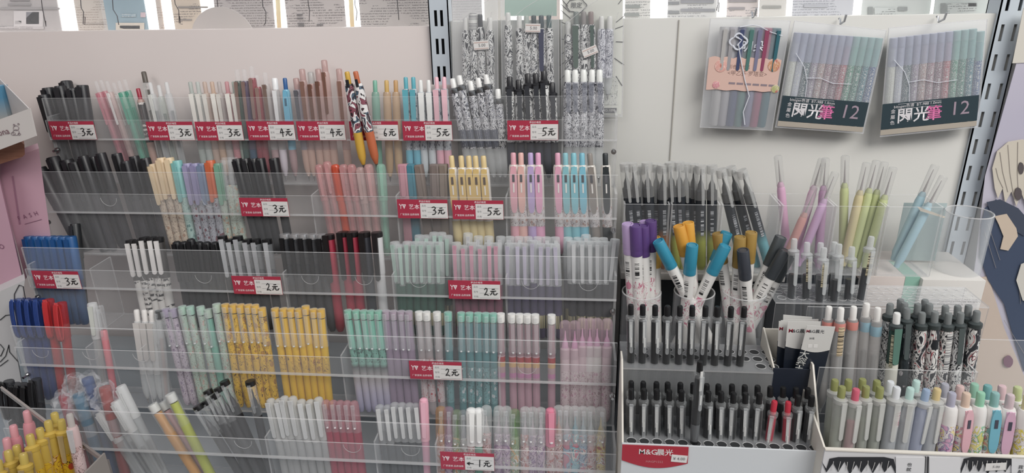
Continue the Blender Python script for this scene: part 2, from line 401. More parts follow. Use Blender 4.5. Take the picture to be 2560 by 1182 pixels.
def row(tier, name, kind, C, desc, place, items, cat='pen', dx=0, yo=0.034, yi=0.013, base=None, roll=None, lift=0.0):
    """items: (u_top, v_top[, dx]) or with a dict of overrides and its own desc; bottom stands on the tier's floor"""
    n = len(items); gname = '%s, %s' % (desc, place)
    for i, it in enumerate(items):
        it = list(it); ov = {}; d = desc
        if isinstance(it[-1], dict): ov = dict(it.pop()); d = ov.pop('desc', desc)
        ut, vt = it[0], it[1]; ddx = it[2] if len(it) > 2 else dx
        lean = abs(ddx) > 60 and n > 1; st = 0.012 if (lean and i % 2) else 0.0
        top = at(ut, vt, YK[tier-1]+(yo-.006 if lean else yo)+max(ov.pop('dy', 0.0), st)); yb = YK[tier-1]+yi+st; z = ZK[tier-1]-0.0905+lift
        b = Vector((xfor(ut+ddx, yb, z), yb, z))
        CC = dict(C); CC.update(ov)
        lab = '%s, %s' % (d, place) if n == 1 else '%s, %s from left %s' % (d, ORD[i], place)
        make_pen(name, kind, CC, top, b, lab, cat, gname if n > 1 else None, random.uniform(-0.25, 0.25) if roll is None else roll)
def free(name, kind, C, desc, place, items, Yt, Yb, cat='pen', roll=None, ext=1.0):
    n = len(items); gname = '%s, %s' % (desc, place)
    for i, it in enumerate(items):
        it = list(it); ov = {}; d = desc
        if isinstance(it[-1], dict): ov = dict(it.pop()); d = ov.pop('desc', desc)
        top = at(it[0], it[1], Yt+ov.get('dy', 0)); b = at(it[2], it[3], Yb+ov.pop('dy', 0.0))
        if ext != 1.0: b = top+(b-top)*ext
        Lw = ov.pop('len', None)
        if Lw: b = top+(b-top).normalized()*Lw
        CC = dict(C); CC.update(ov)
        lab = '%s, %s' % (d, place) if n == 1 else '%s, %s from left %s' % (d, ORD[i], place)
        make_pen(name, kind, CC, top, b, lab, cat, gname if n > 1 else None, random.uniform(-0.25, 0.25) if roll is None else roll)
# ================================================================== the setting
BOARD = pattern('wall', '#d3c8c4', '#d9ceca', rough=0.30, scale=1.0)  # warm light on the left side is put into this pinker board colour
BOARD2 = pattern('wall', '#cfcec8', '#d5d4cf', rough=0.28, scale=1.1)
SHELFZ = ZK[4]-0.0914-0.004
struct('floor', mesh('floor', boxbm(-3, -2, -0.05, 3, 3, 0.0), pattern('wall', '#a8a29c', '#b4aea8', rough=0.4)))
PX0, PX1 = -0.1985, -0.1705
struct('wall_back', mesh('wall_back', boxbm(-1.7, 0.950, 0.0, PX0, 0.958, CAMZ-0.0635, None, 0.0008), BOARD))
struct('wall_back_right', mesh('wall_back_right', boxbm(PX1, 0.950, 0.0, 0.690, 0.958, CAMZ-0.0575, None, 0.0008), BOARD2))
bm = boxbm(-1.7, 0.50, 0.0, 0.9, 0.945, SHELFZ, None, 0.002)
struct('trim_base', mesh('trim_base', bm, plastic('#aab4bc', 0.5)))
struct('trim_riser', mesh('trim_riser', boxbm(-1.2, 0.905, SHELFZ, 0.06, 0.945, SHELFZ+0.085, None, 0.002), plastic('#a9b6be', 0.5)))
struct('shade_wall_left', mesh('shade_wall_left', boxbm(-1.80, -1.2, 0.0, -1.76, 0.94, 2.3), plastic('#6e625e', .6)))  # unseen wall, added to hold back light from the left
struct('shade_block_front', mesh('shade_block_front', boxbm(-2.6, -1.30, 0.0, 2.6, -1.25, 1.55), plastic('#7a706c', .6)))  # unseen stand-in for the opposite gondola, added to shade the lower tiers
# slotted uprights: a steel channel with real openings
def upright(name, x0, x1, y, z0, z1, rows, slots, sh):
    bm = bmesh.new(); t = 0.0015
    xs = [x0]; 
    for a, b in slots: xs += [a, b]
    xs.append(x1)
    for i in range(0, len(xs), 2): boxbm(xs[i], y, z0, xs[i+1], y+t, z1, bm)
    rr = sorted(rows); prev = z0
    for a, b in slots:
        prev = z0
        for zc in rr:
            boxbm(a, y, prev, b, y+t, zc-sh/2, bm); prev = zc+sh/2
        boxbm(a, y, prev, b, y+t, z1, bm)
    boxbm(x0, y, z0, x0+t, y+0.03, z1, bm); boxbm(x1-t, y, z0, x1, y+0.03, z1, bm)
    boxbm(x0, y+0.028, z0, x1, y+0.03, z1, bm, mi=1)
    o = struct(name, mesh(name, bm, [plastic('#c3cdd6', 0.42), plastic('#3c3c3e', 0.6)], False)); return o
zs = [CAMZ-0.0533-0.0366*i for i in range(-8, 14)]
upright('trim_middle_post', PX0+0.0005, PX1-0.0005, 0.944, SHELFZ, 1.75, zs, [(-0.1905, -0.1865), (-0.1825, -0.1785)], 0.0205)
RX = at(2457, 340, 0.944).x
zr = [at(2522, 82, .944).z-0.0366*i for i in range(-8, 14)]
upright('trim_right_post', RX-0.0145, RX+0.0155, 0.944, SHELFZ, 1.75, zr, [(RX-0.0085, RX-0.0045), (RX+0.0065, RX+0.0105)], 0.0205)
# seam strips of the boards
SE = at(1688, 200, .948).x
struct('trim_seam', mesh('trim_seam', boxbm(SE-0.0006, 0.9485, 0.9, SE+0.0006, 0.9499, CAMZ-0.06), plastic('#a9a59c', .5)))
# bright shop window behind the display
em = bpy.data.materials.new('daylight window'); em.use_nodes = True
eb = em.node_tree.nodes['Principled BSDF']; eb.inputs['Emission Color'].default_value = (1, 0.97, 0.93, 1); eb.inputs['Emission Strength'].default_value = 2.2
struct('window_1', mesh('window_1', boxbm(-2.6, 2.40, 0.9, 2.2, 2.42, 2.6), em))
struct('wall_far', mesh('wall_far', boxbm(-3, 2.45, 0.0, 3, 2.5, 3.0), plastic('#c9c4be', .6)))
# ================================================================== hanging packages seen from behind, above the boards
def hung(label, quad, Y, base, ink, parts=(), hook=None, scale=1.0):
    """a package hung on the far side; quad = pixel x at the board's top edge and at the picture's top"""
    (ub0, ut0, ub1, ut1, vb) = quad
    e = empty('hanging_package', label, 'package', at((ub0+ub1)/2, vb, Y))
    org = e.location.copy()
    b0, b1 = at(ub0, vb+24, Y), at(ub1, vb+24, Y); t0, t1 = at(ut0, -30, Y)+Vector((0, 0, .10)), at(ut1, -30, Y)+Vector((0, 0, .10))
    link('card_back', mesh('card_back', extrude([p-org for p in (b0, b1, t1, t0)], (0, 0.002, 0)), pattern('text', base, ink, rough=.5, scale=scale) if ink else plastic(base, .5)), e)
    bag = [b0+Vector((-.004, -.002, 0)), b1+Vector((.004, -.002, 0)), t1+Vector((.004, -.002, 0)), t0+Vector((-.004, -.002, 0))]
    link('bag_film', mesh('bag_film', extrude([p-org for p in bag], (0, -0.0008, 0)), FILM), e)
    for nm, u0, v0, u1, v1, c in parts:
        a, b, c2, d = at(u0, v0, Y-.001), at(u1, v0, Y-.001), at(u1, v1, Y-.001), at(u0, v1, Y-.001)
        link(nm, mesh(nm, extrude([p-org for p in (d, c2, b, a)], (0, -0.0006, 0)), c if not isinstance(c, str) else plastic(c, .5)), e)
    return e
GR = '#c9c3c2'
hung('grey package back with folding diagrams, furthest left above the board', (-10, -20, 158, 150, 76), 1.04, '#c4bfbe', None,
     [('printed_bar', 25, 0, 75, 3, '#8c8888'), ('printed_bar', 20, 9, 78, 14, '#9d9999'), ('printed_bar', 0, 19, 150, 24, '#aaa6a6'), ('diagram_panel', 35, 27, 108, 66, '#dedada'),
      ('diagram_strap', 66, 60, 98, 30, '#85848c'), ('diagram_blob', 38, 52, 54, 60, '#77757a'), ('small_print', 0, 66, 110, 73, pattern('text', '#cfcaca', '#8a8585', rough=.5, scale=1.4))])
hung('beige package back with columns of small print', (200, 192, 275, 262, 76), 1.05, '#d6cdc2', '#b9ab9f', [('printed_line', 215, 59, 266, 60.5, '#a79c92')])
hung('sky blue package with a cream label at its foot', (275, 262, 375, 360, 76), 1.04, '#93b2c0', None,
     [('cream_label', 290, 57, 361, 76, '#dfd6c6'), ('label_print', 300, 64, 350, 72, pattern('text', '#d8cfc0', '#6d6d70', rough=.5, scale=1.6)), ('pink_heart_print', 352, 31, 364, 43, '#dcc5cc'), ('pale_print', 303, 35, 340, 42, pattern('text', '#93b2c0', '#cfd9dc', rough=.5, scale=1.3))])
hung('narrow mottled package edge between two bright gaps', (402, 394, 414, 406, 76), 1.06, '#cdb9ab', '#b59c8b')
hung('warm beige package back with many printed lines', (442, 430, 512, 500, 76), 1.05, '#d8c8b4', '#8f8478', [('printed_bar', 445, 16, 520, 20, '#8d8680'), ('printed_bar', 450, 48, 480, 51, '#8d8680')])
hung('wide grey package back with paragraphs of print', (545, 540, 690, 686, 73), 1.04, '#c2bab8', '#8b8481')
hung('grey package back with small black headings', (722, 712, 868, 860, 73), 1.04, '#c5bdba', '#7f7976', [('black_heading', 742, 35, 757, 38.5, '#5f5a5a'), ('black_heading', 743, 44, 758, 47.5, '#5f5a5a'), ('black_heading', 745, 57, 760, 60.5, '#5f5a5a'), ('black_heading', 746, 62.5, 761, 66, '#5f5a5a'), ('black_heading', 792, 60.5, 808, 64, '#5f5a5a')])
hung('broad pale grey package back beside the slotted post', (905, 895, 1078, 1074, 72), 1.04, '#c7c1bd', '#8a8583')
hung('blurred grey package back behind the first comic pack', (1132, 1128, 1206, 1204, 50), 1.05, '#c3c1c0', '#b0aeae')
hung('milky package back above the middle comic pack', (1212, 1210, 1276, 1274, 50), 1.06, '#cfccc6', None)
hung('peach and green package back above the middle comic pack', (1316, 1314, 1400, 1398, 50), 1.05, '#c8b3a8', None)
hung('grey blue package back behind the speed-line card', (1478, 1476, 1552, 1550, 50), 1.05, '#b9bfc9', '#9aa0ac')
hung('white package back with two grey bars', (1562, 1556, 1625, 1620, 48), 1.04, '#d5d4d0', '#9a9a98', [('grey_bar', 1563, 12, 1600, 20, '#8e9390'), ('grey_bar', 1560, 33, 1598, 41, '#8e9390')])
hung('white package back with slanting grey bars and print', (1668, 1664, 1790, 1786, 48), 1.04, '#d3d3d2', '#9d9ea0', [('grey_bar', 1702, -1, 1785, 8, '#8f9096'), ('grey_bar', 1702, 22, 1788, 29, '#8f9096'), ('grey_bar', 1670, 4, 1698, 11, '#85878a'), ('grey_bar', 1670, 27, 1698, 34, '#85878a')])
hung('pinkish package back with a grey heading', (1815, 1812, 1892, 1890, 44), 1.05, '#d8cdca', '#a39b9c', [('grey_bar', 1822, -1, 1892, 5, '#948d90'), ('grey_bar', 1822, 18, 1862, 24, '#948d90')])
hung('cream package back right of the pinkish one', (1896, 1893, 1962, 1960, 44), 1.04, '#d6d3cd', None, [('grey_bar', 1906, 14, 1953, 20, '#9b9a94')])
hung('lilac grey package back with a dark column', (1978, 1976, 2128, 2128, 44), 1.04, '#c9cbd2', '#a0a2ab', [('grey_bar', 2010, 10, 2070, 18, '#b5b7bf')])
hung('pale green package back with two lines of print', (2150, 2150, 2320, 2322, 42), 1.05, '#cfd5d2', None, [('print_block', 2170, 17, 2182, 38, '#8e9492'), ('print_lines', 2186, 19, 2238, 37, pattern('text', '#ccd2d0', '#8c9290', rough=.5, scale=1.2)), ('grey_badge', 2245, 17, 2268, 27, '#969b9a')])
hung('pale green package back next to the right post', (2330, 2332, 2485, 2490, 42), 1.04, '#cdd6d3', None, [('print_block', 2352, 8, 2364, 36, '#8e9492'), ('print_lines', 2368, 8, 2440, 35, pattern('text', '#ccd2d0', '#8c9290', rough=.5, scale=1.2)), ('grey_badge', 2420, 7, 2442, 16, '#969b9a')])
# holographic card edges that glow in the gaps
HOLO = pattern('bands', 'soft', '#fff', rough=.2, opts=((0.0, '#e8c9a0'), (0.05, '#f2e8c0'), (0.10, '#cfe0c4'), (0.16, '#e9b9a4')))
for lab, u0, u1 in (('iridescent foil card strip left of the headed package', 690, 716), ('iridescent foil card strip left of the broad package', 873, 900)):
    p0, p1, p2, p3 = at(u0+4, 96, 1.06), at(u0+14, 96, 1.06), at(u0+8, -30, 1.06), at(u0-3, -30, 1.06)
    tag(link('foil_strip', mesh('foil_strip', extrude([p-p0 for p in (p0, p1, p2, p3)], (0, .002, 0)), HOLO), None, p0), lab, 'card')
# round white disc
c = at(562, 106, 1.0); bm = lathe([(0, 0), (0.050, 0), (0.050, 0.002), (0, 0.002)], 48); bmesh.ops.rotate(bm, verts=bm.verts, matrix=Matrix.Rotation(math.pi/2, 3, 'X'))
tag(link('round_card', mesh('round_card', bm, plastic('#c8c2bf', .4)), None, c), 'round pale card standing behind the top of the board', 'card')
# wire hooks
def hook(label, pts, Y=1.02):
    P = [at(u, v, Y) for u, v in pts]; o = P[0].copy()
    tag(link('wire_hook', mesh('wire_hook', tube([p-o for p in P], 0.0006, None, 6), METAL2), None, o), label, 'hook', 'wire hooks above the board')
METAL2 = plastic('#6e6c70', .3, 0.9)
hook('thin wire hook in front of the folding diagrams', [(101, -20), (106, 20), (112, 50), (115, 66), (114, 52)])
hook('thin looped wire hook in front of the beige columns', [(200, -20), (203, 20), (209, 30), (208, 60), (212, 62), (213, 42), (209, 42)])
hook('thin wire hook in front of the blue package', [(280, -20), (283, 24), (293, 40), (297, 62)])
hook('thin looped wire hook in front of the warm beige package', [(434, -20), (438, 10), (447, 26), (448, 58), (451, 58), (449, 40)])
hook('curved wire hook left of the paragraphs of print', [(541, -20), (545, 20), (552, 36), (553, 60)])
hook('curved wire hook right of the paragraphs of print', [(655, -20), (657, 16), (665, 30), (664, 58), (660, 62)])
hook('fine wire hook in front of the small black headings', [(768, -20), (771, 12), (774, 26), (773, 54)])
hook('gold wire hook in front of the bright foil gap', [(886, -20), (888, 15), (893, 30), (890, 52), (891, 42)])
hook('thin wire hook in front of the broad package', [(992, -20), (994, 16), (996, 34), (997, 50)])
hook('looped wire hook at the slanting grey bars', [(1796, -20), (1795, 8), (1792, 26), (1796, 30), (1798, 6)])
# ================================================================== the stepped acrylic rack
rack = empty('acrylic_pen_rack', 'large clear acrylic rack of five stepped pen tiers', 'rack', (XL, YK[4], SHELFZ+0.004))
RO = rack.location.copy()
def rp(name, bm, m, lab=None):
    me = mesh(name, bm, m, False); me.transform(Matrix.Translation(-RO)); o = link(name, me, rack)
    if lab: o['label'] = lab
    return o
def sheet(x0, y0, z0, x1, y1, z1, thin='y'):
    """acrylic sheet; faces across its thin direction are clear, cut edges catch light"""
    bm = boxbm(x0, y0, z0, x1, y1, z1); bm.normal_update(); ax = 'xyz'.index(thin)
    for f in bm.faces:
        f.material_index = 0 if abs(f.normal[ax]) > 0.9 else 1
    return bm
for k in range(5):
    y, z = YK[k], ZK[k]; fl = z-0.0914
    if k < 4: pass
    rp('front_panel', sheet(XL, y+0.004, fl, XR, y+0.0065, z+0.030), [ACR, EDGE])
    rp('tag_strip', sheet(XL, y, z-0.027, XR, y+0.0018, z), [ACR, EDGE])
    rp('strip_lip', boxbm(XL, y, z-0.0285, XR, y+0.004, z-0.027), EDGE)
    rp('tier_floor', sheet(XL, y+0.0066, fl-0.003, XR, y+0.0525, fl, 'z'), [ACR, EDGE])
    for x in (XL, XR-0.003): rp('side_panel', sheet(x, y+0.0066, fl, x+0.003, y+0.0524, z+0.004, 'x'), [ACR, EDGE])
DIV = {1: [1404], 2: [772, 985, 1262], 3: [214, 700, 975, 1262], 4: [204, 340, 846, 1244], 5: [655, 930, 1084]}
for t, us in DIV.items():
    y, z = YK[t-1], ZK[t-1]
    for u in us:
        x = at(u, 0, 1).x; x = xfor(u, y, z)
        rp('divider', sheet(x, y+0.0066, z-0.0914, x+0.002, y+0.050, z-0.001, 'x'), [ACRT, EDGE])
for t, pts in {2: [(271, 495), (524, 497)], 3: [(375, 690), (508, 688), (775, 690), (909, 692), (1046, 698), (1327, 702), (1471, 706)], 4: [(100, 875), (226, 880), (352, 885), (1318, 915)], 5: [(607, 1102), (880, 1112), (1026, 1120), (1315, 1138), (1466, 1140)]}.items():
    for u, v in pts:
        c = at(u, v, YK[t-1]+0.0035)
        rp('finger_notch', tube([(c.x+0.0115*math.cos(a), c.y, c.z-0.0115*abs(math.sin(a))) for a in [math.pi*i/14 for i in range(15)]], 0.00035), EDGE)
for k in range(5):
    for x in (XL+0.006, XR-0.004):
        c = Vector((x, YK[k]-0.001, ZK[k]-0.043)); bm = lathe([(0, -.004), (.0035, -.004), (.0035, -.001), (.0018, -.001), (.0018, .006), (0, .006)], 12)
        bmesh.ops.rotate(bm, verts=bm.verts, matrix=Matrix.Rotation(math.pi/2, 3, 'X')); bmesh.ops.translate(bm, verts=bm.verts, vec=c)
        rp('bolt', bm, METAL)
# ------------------------------------------------------------------ price tags
RED = plastic('#b8324a', .32); WHT = plastic('#e2e0dd', .35); WTXT = plastic('#f3dfe2', .4); GTXT = plastic('#77777a', .5); INK = plastic('#1b1b1e', .5)
DIG = {'1': [[(.5, 1), (.42, 0)]], '2': [[(.1, .8), (.35, 1), (.65, .9), (.6, .6), (.05, .05), (.5, .12), (.9, .0)]],
       '3': [[(.0, .92), (.45, 1.02), (.80, .88), (.60, .68), (.30, .55), (.70, .48), (.85, .28), (.55, .02), (.05, -.05)]],
       '4': [[(.45, 1), (.05, .42), (.95, .5)], [(.62, .85), (.55, -.1)]], '5': [[(.25, 1), (.12, .58), (.55, .60), (.80, .35), (.60, .08), (.05, -.02)], [(.3, 1), (.95, 1.04)]],
       '6': [[(.6, 1), (.2, .5), (.2, .08), (.55, .0), (.7, .3), (.25, .42)]]}
YUAN = [[(.35, .95), (.75, 1.0)], [(.1, .62), (.95, .68)], [(.38, .62), (.3, .3), (.05, .0)], [(.62, .62), (.55, .18), (.7, .02), (1.0, .06), (1.15, .3)]]
def price_tag(u0, v0, tier, price, where, arrow=False):
    p = at(u0, v0, YK[tier-1]-0.0008); p.z = min(p.z, ZK[tier-1]-0.0006)
    W, H = 0.0675, 0.0262
    e = empty('price_tag', 'red and white price card reading %s yuan, %s' % (price, where), 'price tag', p, 'handwritten price cards on the rack')
    link('red_card', mesh('red_card', extrude([(0, 0, 0), (W, 0, 0), (W, 0, -H), (0, 0, -H)], (0, -.0004, 0)), RED, False), e)
    link('white_field', mesh('white_field', extrude([(W*.455, -.00042, -H*.185), (W*.995, -.00042, -H*.185), (W*.995, -.00042, -H*.985), (W*.455, -.00042, -H*.985)], (0, -.00012, 0)), WHT, False), e)
    y = -.0006
    def t(s, sz, x, z, m, nm, bold=False, al='CENTER'):
        link(nm, text_mesh(s, sz, m, bold, al), e, (x, y, z))
    ybm = ribbon([[(.0, 1), (.42, .55), (.36, -.05)], [(.85, .95), (.42, .55)], [(1.0, .85), (1.95, .85), (1.45, .0), (1.0, .85)], [(1.25, .55), (1.7, .5)]], .2)
    me = mesh('logo', ybm, WTXT, False); me.transform(Matrix.Diagonal((.0042, .6, .0058, 1))); link('shop_logo', me, e, (W*.045, y, -H*.47))
    t('艺本', .0074, W*.335, -H*.40, WTXT, 'shop_lettering', True)
    t('厂家直销 品质保障', .0031, W*.235, -H*.80, WTXT, 'slogan_lettering', True)
    t('商品价格签', .0031, W*.55, -H*.10, WTXT, 'heading_lettering', True)
    for s, q in (('品名', .33), ('型号', .60), ('价格', .86)): t(s, .0030, W*.53, -H*q, GTXT, 'field_lettering')
    bm = bmesh.new()
    for q in (.40, .66, .92): boxbm(W*.60, y-.0001, -H*q-.00012, W*.965, y, -H*q+.00012, bm)
    link('ruled_lines', mesh('ruled_lines', bm, GTXT, False), e)
    x0 = W*.69
    def hand(st, x, z, w, h, nm):
        me = mesh(nm, ribbon([[(a*w, b*h) for a, b in s] for s in st], .0011), INK, False); link(nm, me, e, (x, y-.0001, z))
    hand(DIG[price], x0, -H*.76, .0060, .0100, 'handwritten_number'); hand(YUAN, x0+.0075, -H*.74, .0080, .0082, 'handwritten_yuan_sign')
    if arrow: hand([[(1, .5), (0, .5)], [(.35, .8), (0, .5), (.35, .15)]], W*.50, -H*.72, .0075, .0060, 'handwritten_arrow')
    return e
for a in ((120, 303, 1, '3', 'leftmost on the top tier'), (364, 304, 1, '3', 'under the red-topped pen'), (486, 304, 1, '3', 'under the white-clip pens'), (615, 303, 1, '4', 'under the green and red clear pens'),
          (740, 303, 1, '4', 'under the rose gold clips'), (872, 303, 1, '6', 'behind the two comic print pens'), (1005, 303, 1, '5', 'under the teal and pink clips'), (1268, 301, 1, '5', 'under the black-button comic pens'),
          (597, 494, 2, '3', 'beside the black caps in tier two'), (992, 498, 2, '3', 'under the square pink and brown pens'), (1130, 500, 2, '5', 'under the cream oval clips'), (78, 676, 3, '3', 'under the blue caps'),
          (578, 689, 3, '2', 'under the smoky clips'), (1120, 700, 3, '2', 'under the pink frosted caps'), (1022, 900, 4, '2', 'on the fourth tier'), (1100, 1128, 5, '1', 'with an arrow, on the lowest tier', True)): price_tag(*a)
struct('trim_post_cover', mesh('trim_post_cover', boxbm(PX0-0.004, 0.9405, SHELFZ, PX1+0.004, 0.9435, at(1100, 212, .9405).z, None, .0005), BOARD))
# ================================================================== pens in the rack
P = plastic
MANGA = pattern('manga', '#e2e2e0', '#26272e'); MANGA2 = pattern('manga', '#cfcfd2', '#33343e', '#8d8f9c', scale=1.2)
SMOKE = clear('#8b8f92', 0.45, 0.2); DSM = clear('#3a3c40', 0.72, 0.2)
def tint(c, h=0.4, r=0.15, t='#ffffff'): return clear(c, h, r, t)
# ---- tier one
B1 = dict(bar=P('#26262b', .4), cap=P('#232328', .38), r=.0062, cr=.0078, capl=.060, clip=P('#1f1f24', .35), cw=.0075, cth=.0016, label=P('#b9b9bd', .4), la=(-1.75, -1.45, .100, .112))
row(1, 'gel_pen', 'cap', B1, 'black wide-cap gel pen', 'above the first price card', [(110, 238, 62, {'dy': -.004}), (118, 215, 66, {'dy': -.002}), (150, 217, 60), (166, 205, 52, {'dy': .014}), (180, 217, 52), (206, 214, 36)])
def thin(c, **k): d = dict(bar=tint(c, .38), r=.0042, btn=CLR, clip=tint(c, .7, .3), cw=.0038, cl=.046, fill=tint(c, .5), tip=CLR, grip=tint(c, .45)); d.update(k); return d
row(1, 'gel_pen', 'click', thin('#e08f9c'), 'slim clear click pen', 'right of the black caps', [
    (238, 200, 86, {'desc': 'slim pink click pen'}), (252, 200, 84, {'desc': 'slim pink click pen'}), (267, 204, 82, dict(thin('#d8b8b4'), clip=P('#e9e3e2', .3), desc='slim clear click pen with white clip')),
    (283, 206, 80, dict(thin('#c8c2bd'), clip=P('#e9e6e3', .3), desc='slim clear click pen with white clip')), (297, 204, 78, dict(thin('#6fc3a8'), desc='slim mint click pen')), (311, 198, 78, dict(thin('#5cbb9f'), desc='slim mint click pen'))])
row(1, 'gel_pen', 'click', dict(bar=P('#b08a7c', .4), btn=P('#a8263c', .3), r=.0052, sleeve=pattern('text', '#2c2527', '#d8cfc9', scale=.6), sz=(.055, .112), clip=None), 'red-button pen with dark printed sleeve', 'near the slim pens', [(345, 222, 52)])
row(1, 'gel_pen', 'click', dict(bar=CLR, btn=P('#5c544c', .35), r=.0052, br=.0034, fill=P('#5a5247', .4), fr=.0034, fz=(.02, .13), clip=tint('#c9c6c2', .4), cw=.005), 'tall clear pen with olive inside', 'behind the second price card', [(358, 175, 58, {'dy': .012})])
row(1, 'gel_pen', 'click', dict(bar=FRO2, btn=FRO, r=.0048, clip=P('#dfe0da', .35), cw=.0055, cl=.050, fill=P('#4c4a4d', .4)), 'clear pen', 'beside the olive pen', [(374, 204, 58, {'desc': 'clear pen with white clip'}), (396, 212, 52, {'clip': CLR, 'desc': 'pale green clear pen', 'bar': tint('#c8d4cb', .35)}), (416, 208, 50, {'clip': CLR, 'desc': 'plain clear grey pen'})])
WC = ['#b9c4bd', '#c4cdc8', '#d2b7a6', '#d9b79c', '#c3bab6', '#d98e96', '#a9bcb0']
row(1, 'gel_pen', 'click', dict(bar=FRO2, r=.0052, clip=P('#e3dfd6', .3), cw=.0062, cl=.050, btn=FRO), 'frosted click pen with long white clip', 'above the second pair of cards',
    [(475+int(18.2*i), 202 if i % 2 else 205, 44-i, {'bar': tint(c, .42, .3), 'grip': tint(c, .6, .3), 'btn': tint(c, .55, .3)}) for i, c in enumerate(WC)])
row(1, 'gel_pen', 'click', dict(bar=tint('#39574c', .6), r=.0054, btn=CLR, clip=tint('#a8897f', .6, .2), cw=.0052, cl=.056, grip=P('#2c4a44', .35)), 'tall clear pen', 'beside the frosted pens', [
    (592, 172, 32, {'desc': 'tall green-tinted clear pen'}), (610, 171, 32, {'bar': tint('#5a4a70', .6), 'grip': P('#34506a', .35), 'desc': 'tall purple-tinted clear pen'}), (628, 167, 32, {'bar': tint('#a8404e', .6), 'grip': P('#8a3340', .35), 'desc': 'tall red-tinted clear pen'}),
    (641, 186, 30, {'bar': tint('#b84c58', .55), 'grip': P('#8e3e48', .35), 'desc': 'short red-tinted clear pen'})])
row(1, 'gel_pen', 'click', dict(bar=tint('#cfcac8', .4), r=.0054, btn=CLR, clip=tint('#8f7569', .7), cw=.0058, cl=.056, grip=P('#a88a8c', .4)), 'clear click pen', 'above the first four-yuan card', [
    (662, 182, 36, {'desc': 'brown-clip clear pen'}), (686, 194, 30, {'clip': P('#e4e4e4', .3), 'btn': P('#eeeeee', .3), 'br': .0042, 'grip': P('#cfc6cf', .3), 'desc': 'white-button clear pen'}),
    (712, 197, 28, {'clip': P('#6cb2cf', .3), 'btn': P('#2b5f9e', .3), 'bar': P('#7fbcd4', .35), 'cs': 'oval', 'cw': .0080, 'cl': .060, 'win': P('#2f5f78', .4), 'desc': 'sky blue oval-clip pen'})])
row(1, 'gel_pen', 'click', dict(bar=tint('#d8a8a0', .35), r=.0056, btn=tint('#c89c96', .5), br=.0042, clip=P('#b98a78', .22, .8), cw=.0056, cl=.058, grip=tint('#d9b4a4', .6)), 'rose gold clip pen', 'above the second four-yuan card', [
    (740, 196, 34, {'clip': P('#8c8c94', .25, .8), 'bar': tint('#a9a4b4', .4), 'desc': 'silver clip pen'}), (755, 175, 32), (776, 179, 32, {'btn': tint('#c2c0bd', .5)}), (795, 171, 30), (810, 149, 32, {'dy': .008}), (847, 170, 28)])
ONE = pattern('cartoon', '#e6e2e0', '#3a2c30', '#8c4a58', '#4a6478', '#241f22', scale=.55)
for nm, a, c, s in (('yellow', (867, 178, 911, 424), '#d8a93c', 0), ('orange', (889, 181, 944, 422), '#c9673f', 1)):
    T = at(a[0], a[1], YK[0]-.010); Bm = at(a[2], a[3], YK[0]-.012)
    make_pen('gel_pen', 'click', dict(bar=ONE, grip=P(c, .4), gz=.052, btn=P(c, .35), r=.0062, clip=None, tip=P('#5c5552', .3), label=P('#23232a'), la=(-1.9+s*.1, -1.2, .128, .131)), T, Bm, '%s-tipped comic print pen hanging in front of the six-yuan card' % nm, 'pen')
row(1, 'gel_pen', 'click', dict(bar=tint('#7fc3ae', .5), r=.0056, btn=P('#78b79f', .35), clip=None, gz=.075, grip=tint('#7ac2aa', .6)), 'translucent green short-button pen', 'behind the six-yuan card', [(937, 197, 12)])
row(1, 'gel_pen', 'click', dict(bar=tint('#d9b48a', .5), r=.0056, btn=P('#d3ab5e', .35), clip=None, grip=tint('#d8b58a', .6), gz=.07), 'translucent tan pen with ochre button', 'behind the six-yuan card', [(966, 198, 10), (989, 198, 10, {'btn': P('#c99a62', .35)})])
for c, g_, xs, nm in (('#58aebd', '#69b3c9', (1014, 1033), 'teal'), ('#e6e7e4', '#c4ccd0', (1051, 1071), 'white'), ('#edb9c4', '#e3a9b8', (1091, 1110), 'pink')):
    row(1, 'gel_pen', 'click', dict(bar=pattern('doodle', '#b9bfc4', '#5a5f72', scale=.9), r=.0054, btn=P(c, .3), clip=P(c, .3), cw=.0078, cl=.060, grip=P(g_, .35)), '%s-clip click pen with small prints' % nm, 'above the right five-yuan card', [(x, 194+6*(nm == 'white'), 14) for x in xs])
row(1, 'gel_pen', 'click', dict(bar=MANGA2, r=.0060, btn=P('#e9e9e6', .3), br=.0040, collar=P('#8e9092', .2, .9), clip=None, grip=FRO2, gz=.048, sleeve=P('#454a5c', .4), sz=(.050, .074)), 'comic print pen with white button', 'under the first hanging pack',
    [(1131, 196, 50), (1148, 190, 50), (1175, 199, 42), (1195, 194, 42), (1215, 186, 38), (1244, 219, 20, {'sleeve': MANGA})])
row(1, 'gel_pen', 'click', dict(bar=MANGA, r=.0060, btn=P('#222226', .3), br=.0042, collar=P('#26262a', .3), clip=P('#2e3036', .35), cw=.0068, cl=.058, grip=P('#262a38', .35), gz=.056), 'comic print pen with black button', 'at the black-button comic pens',
    [(1274, 189, 6), (1296, 199, 10), (1319, 186, 12), (1339, 180, 14), (1359, 172, 14), (1380, 203, 8, {'grip': P('#1d1e24', .35)})])
row(1, 'gel_pen', 'click', dict(bar=MANGA2, r=.0062, btn=P('#e6e8e4', .3), br=.0042, clip=tint('#8f93a0', .35), cw=.007, cl=.04, grip=FRO2, gz=.050, sleeve=pattern('manga', '#d8d8dc', '#3b3c48', scale=1.7), sz=(.052, .118)), 'banded comic pen with milky button', 'right of the last top card',
    [(1419, 174, 2), (1438, 172, 2), (1459, 170, 0), (1480, 171, -2), (1499, 171, -2)])
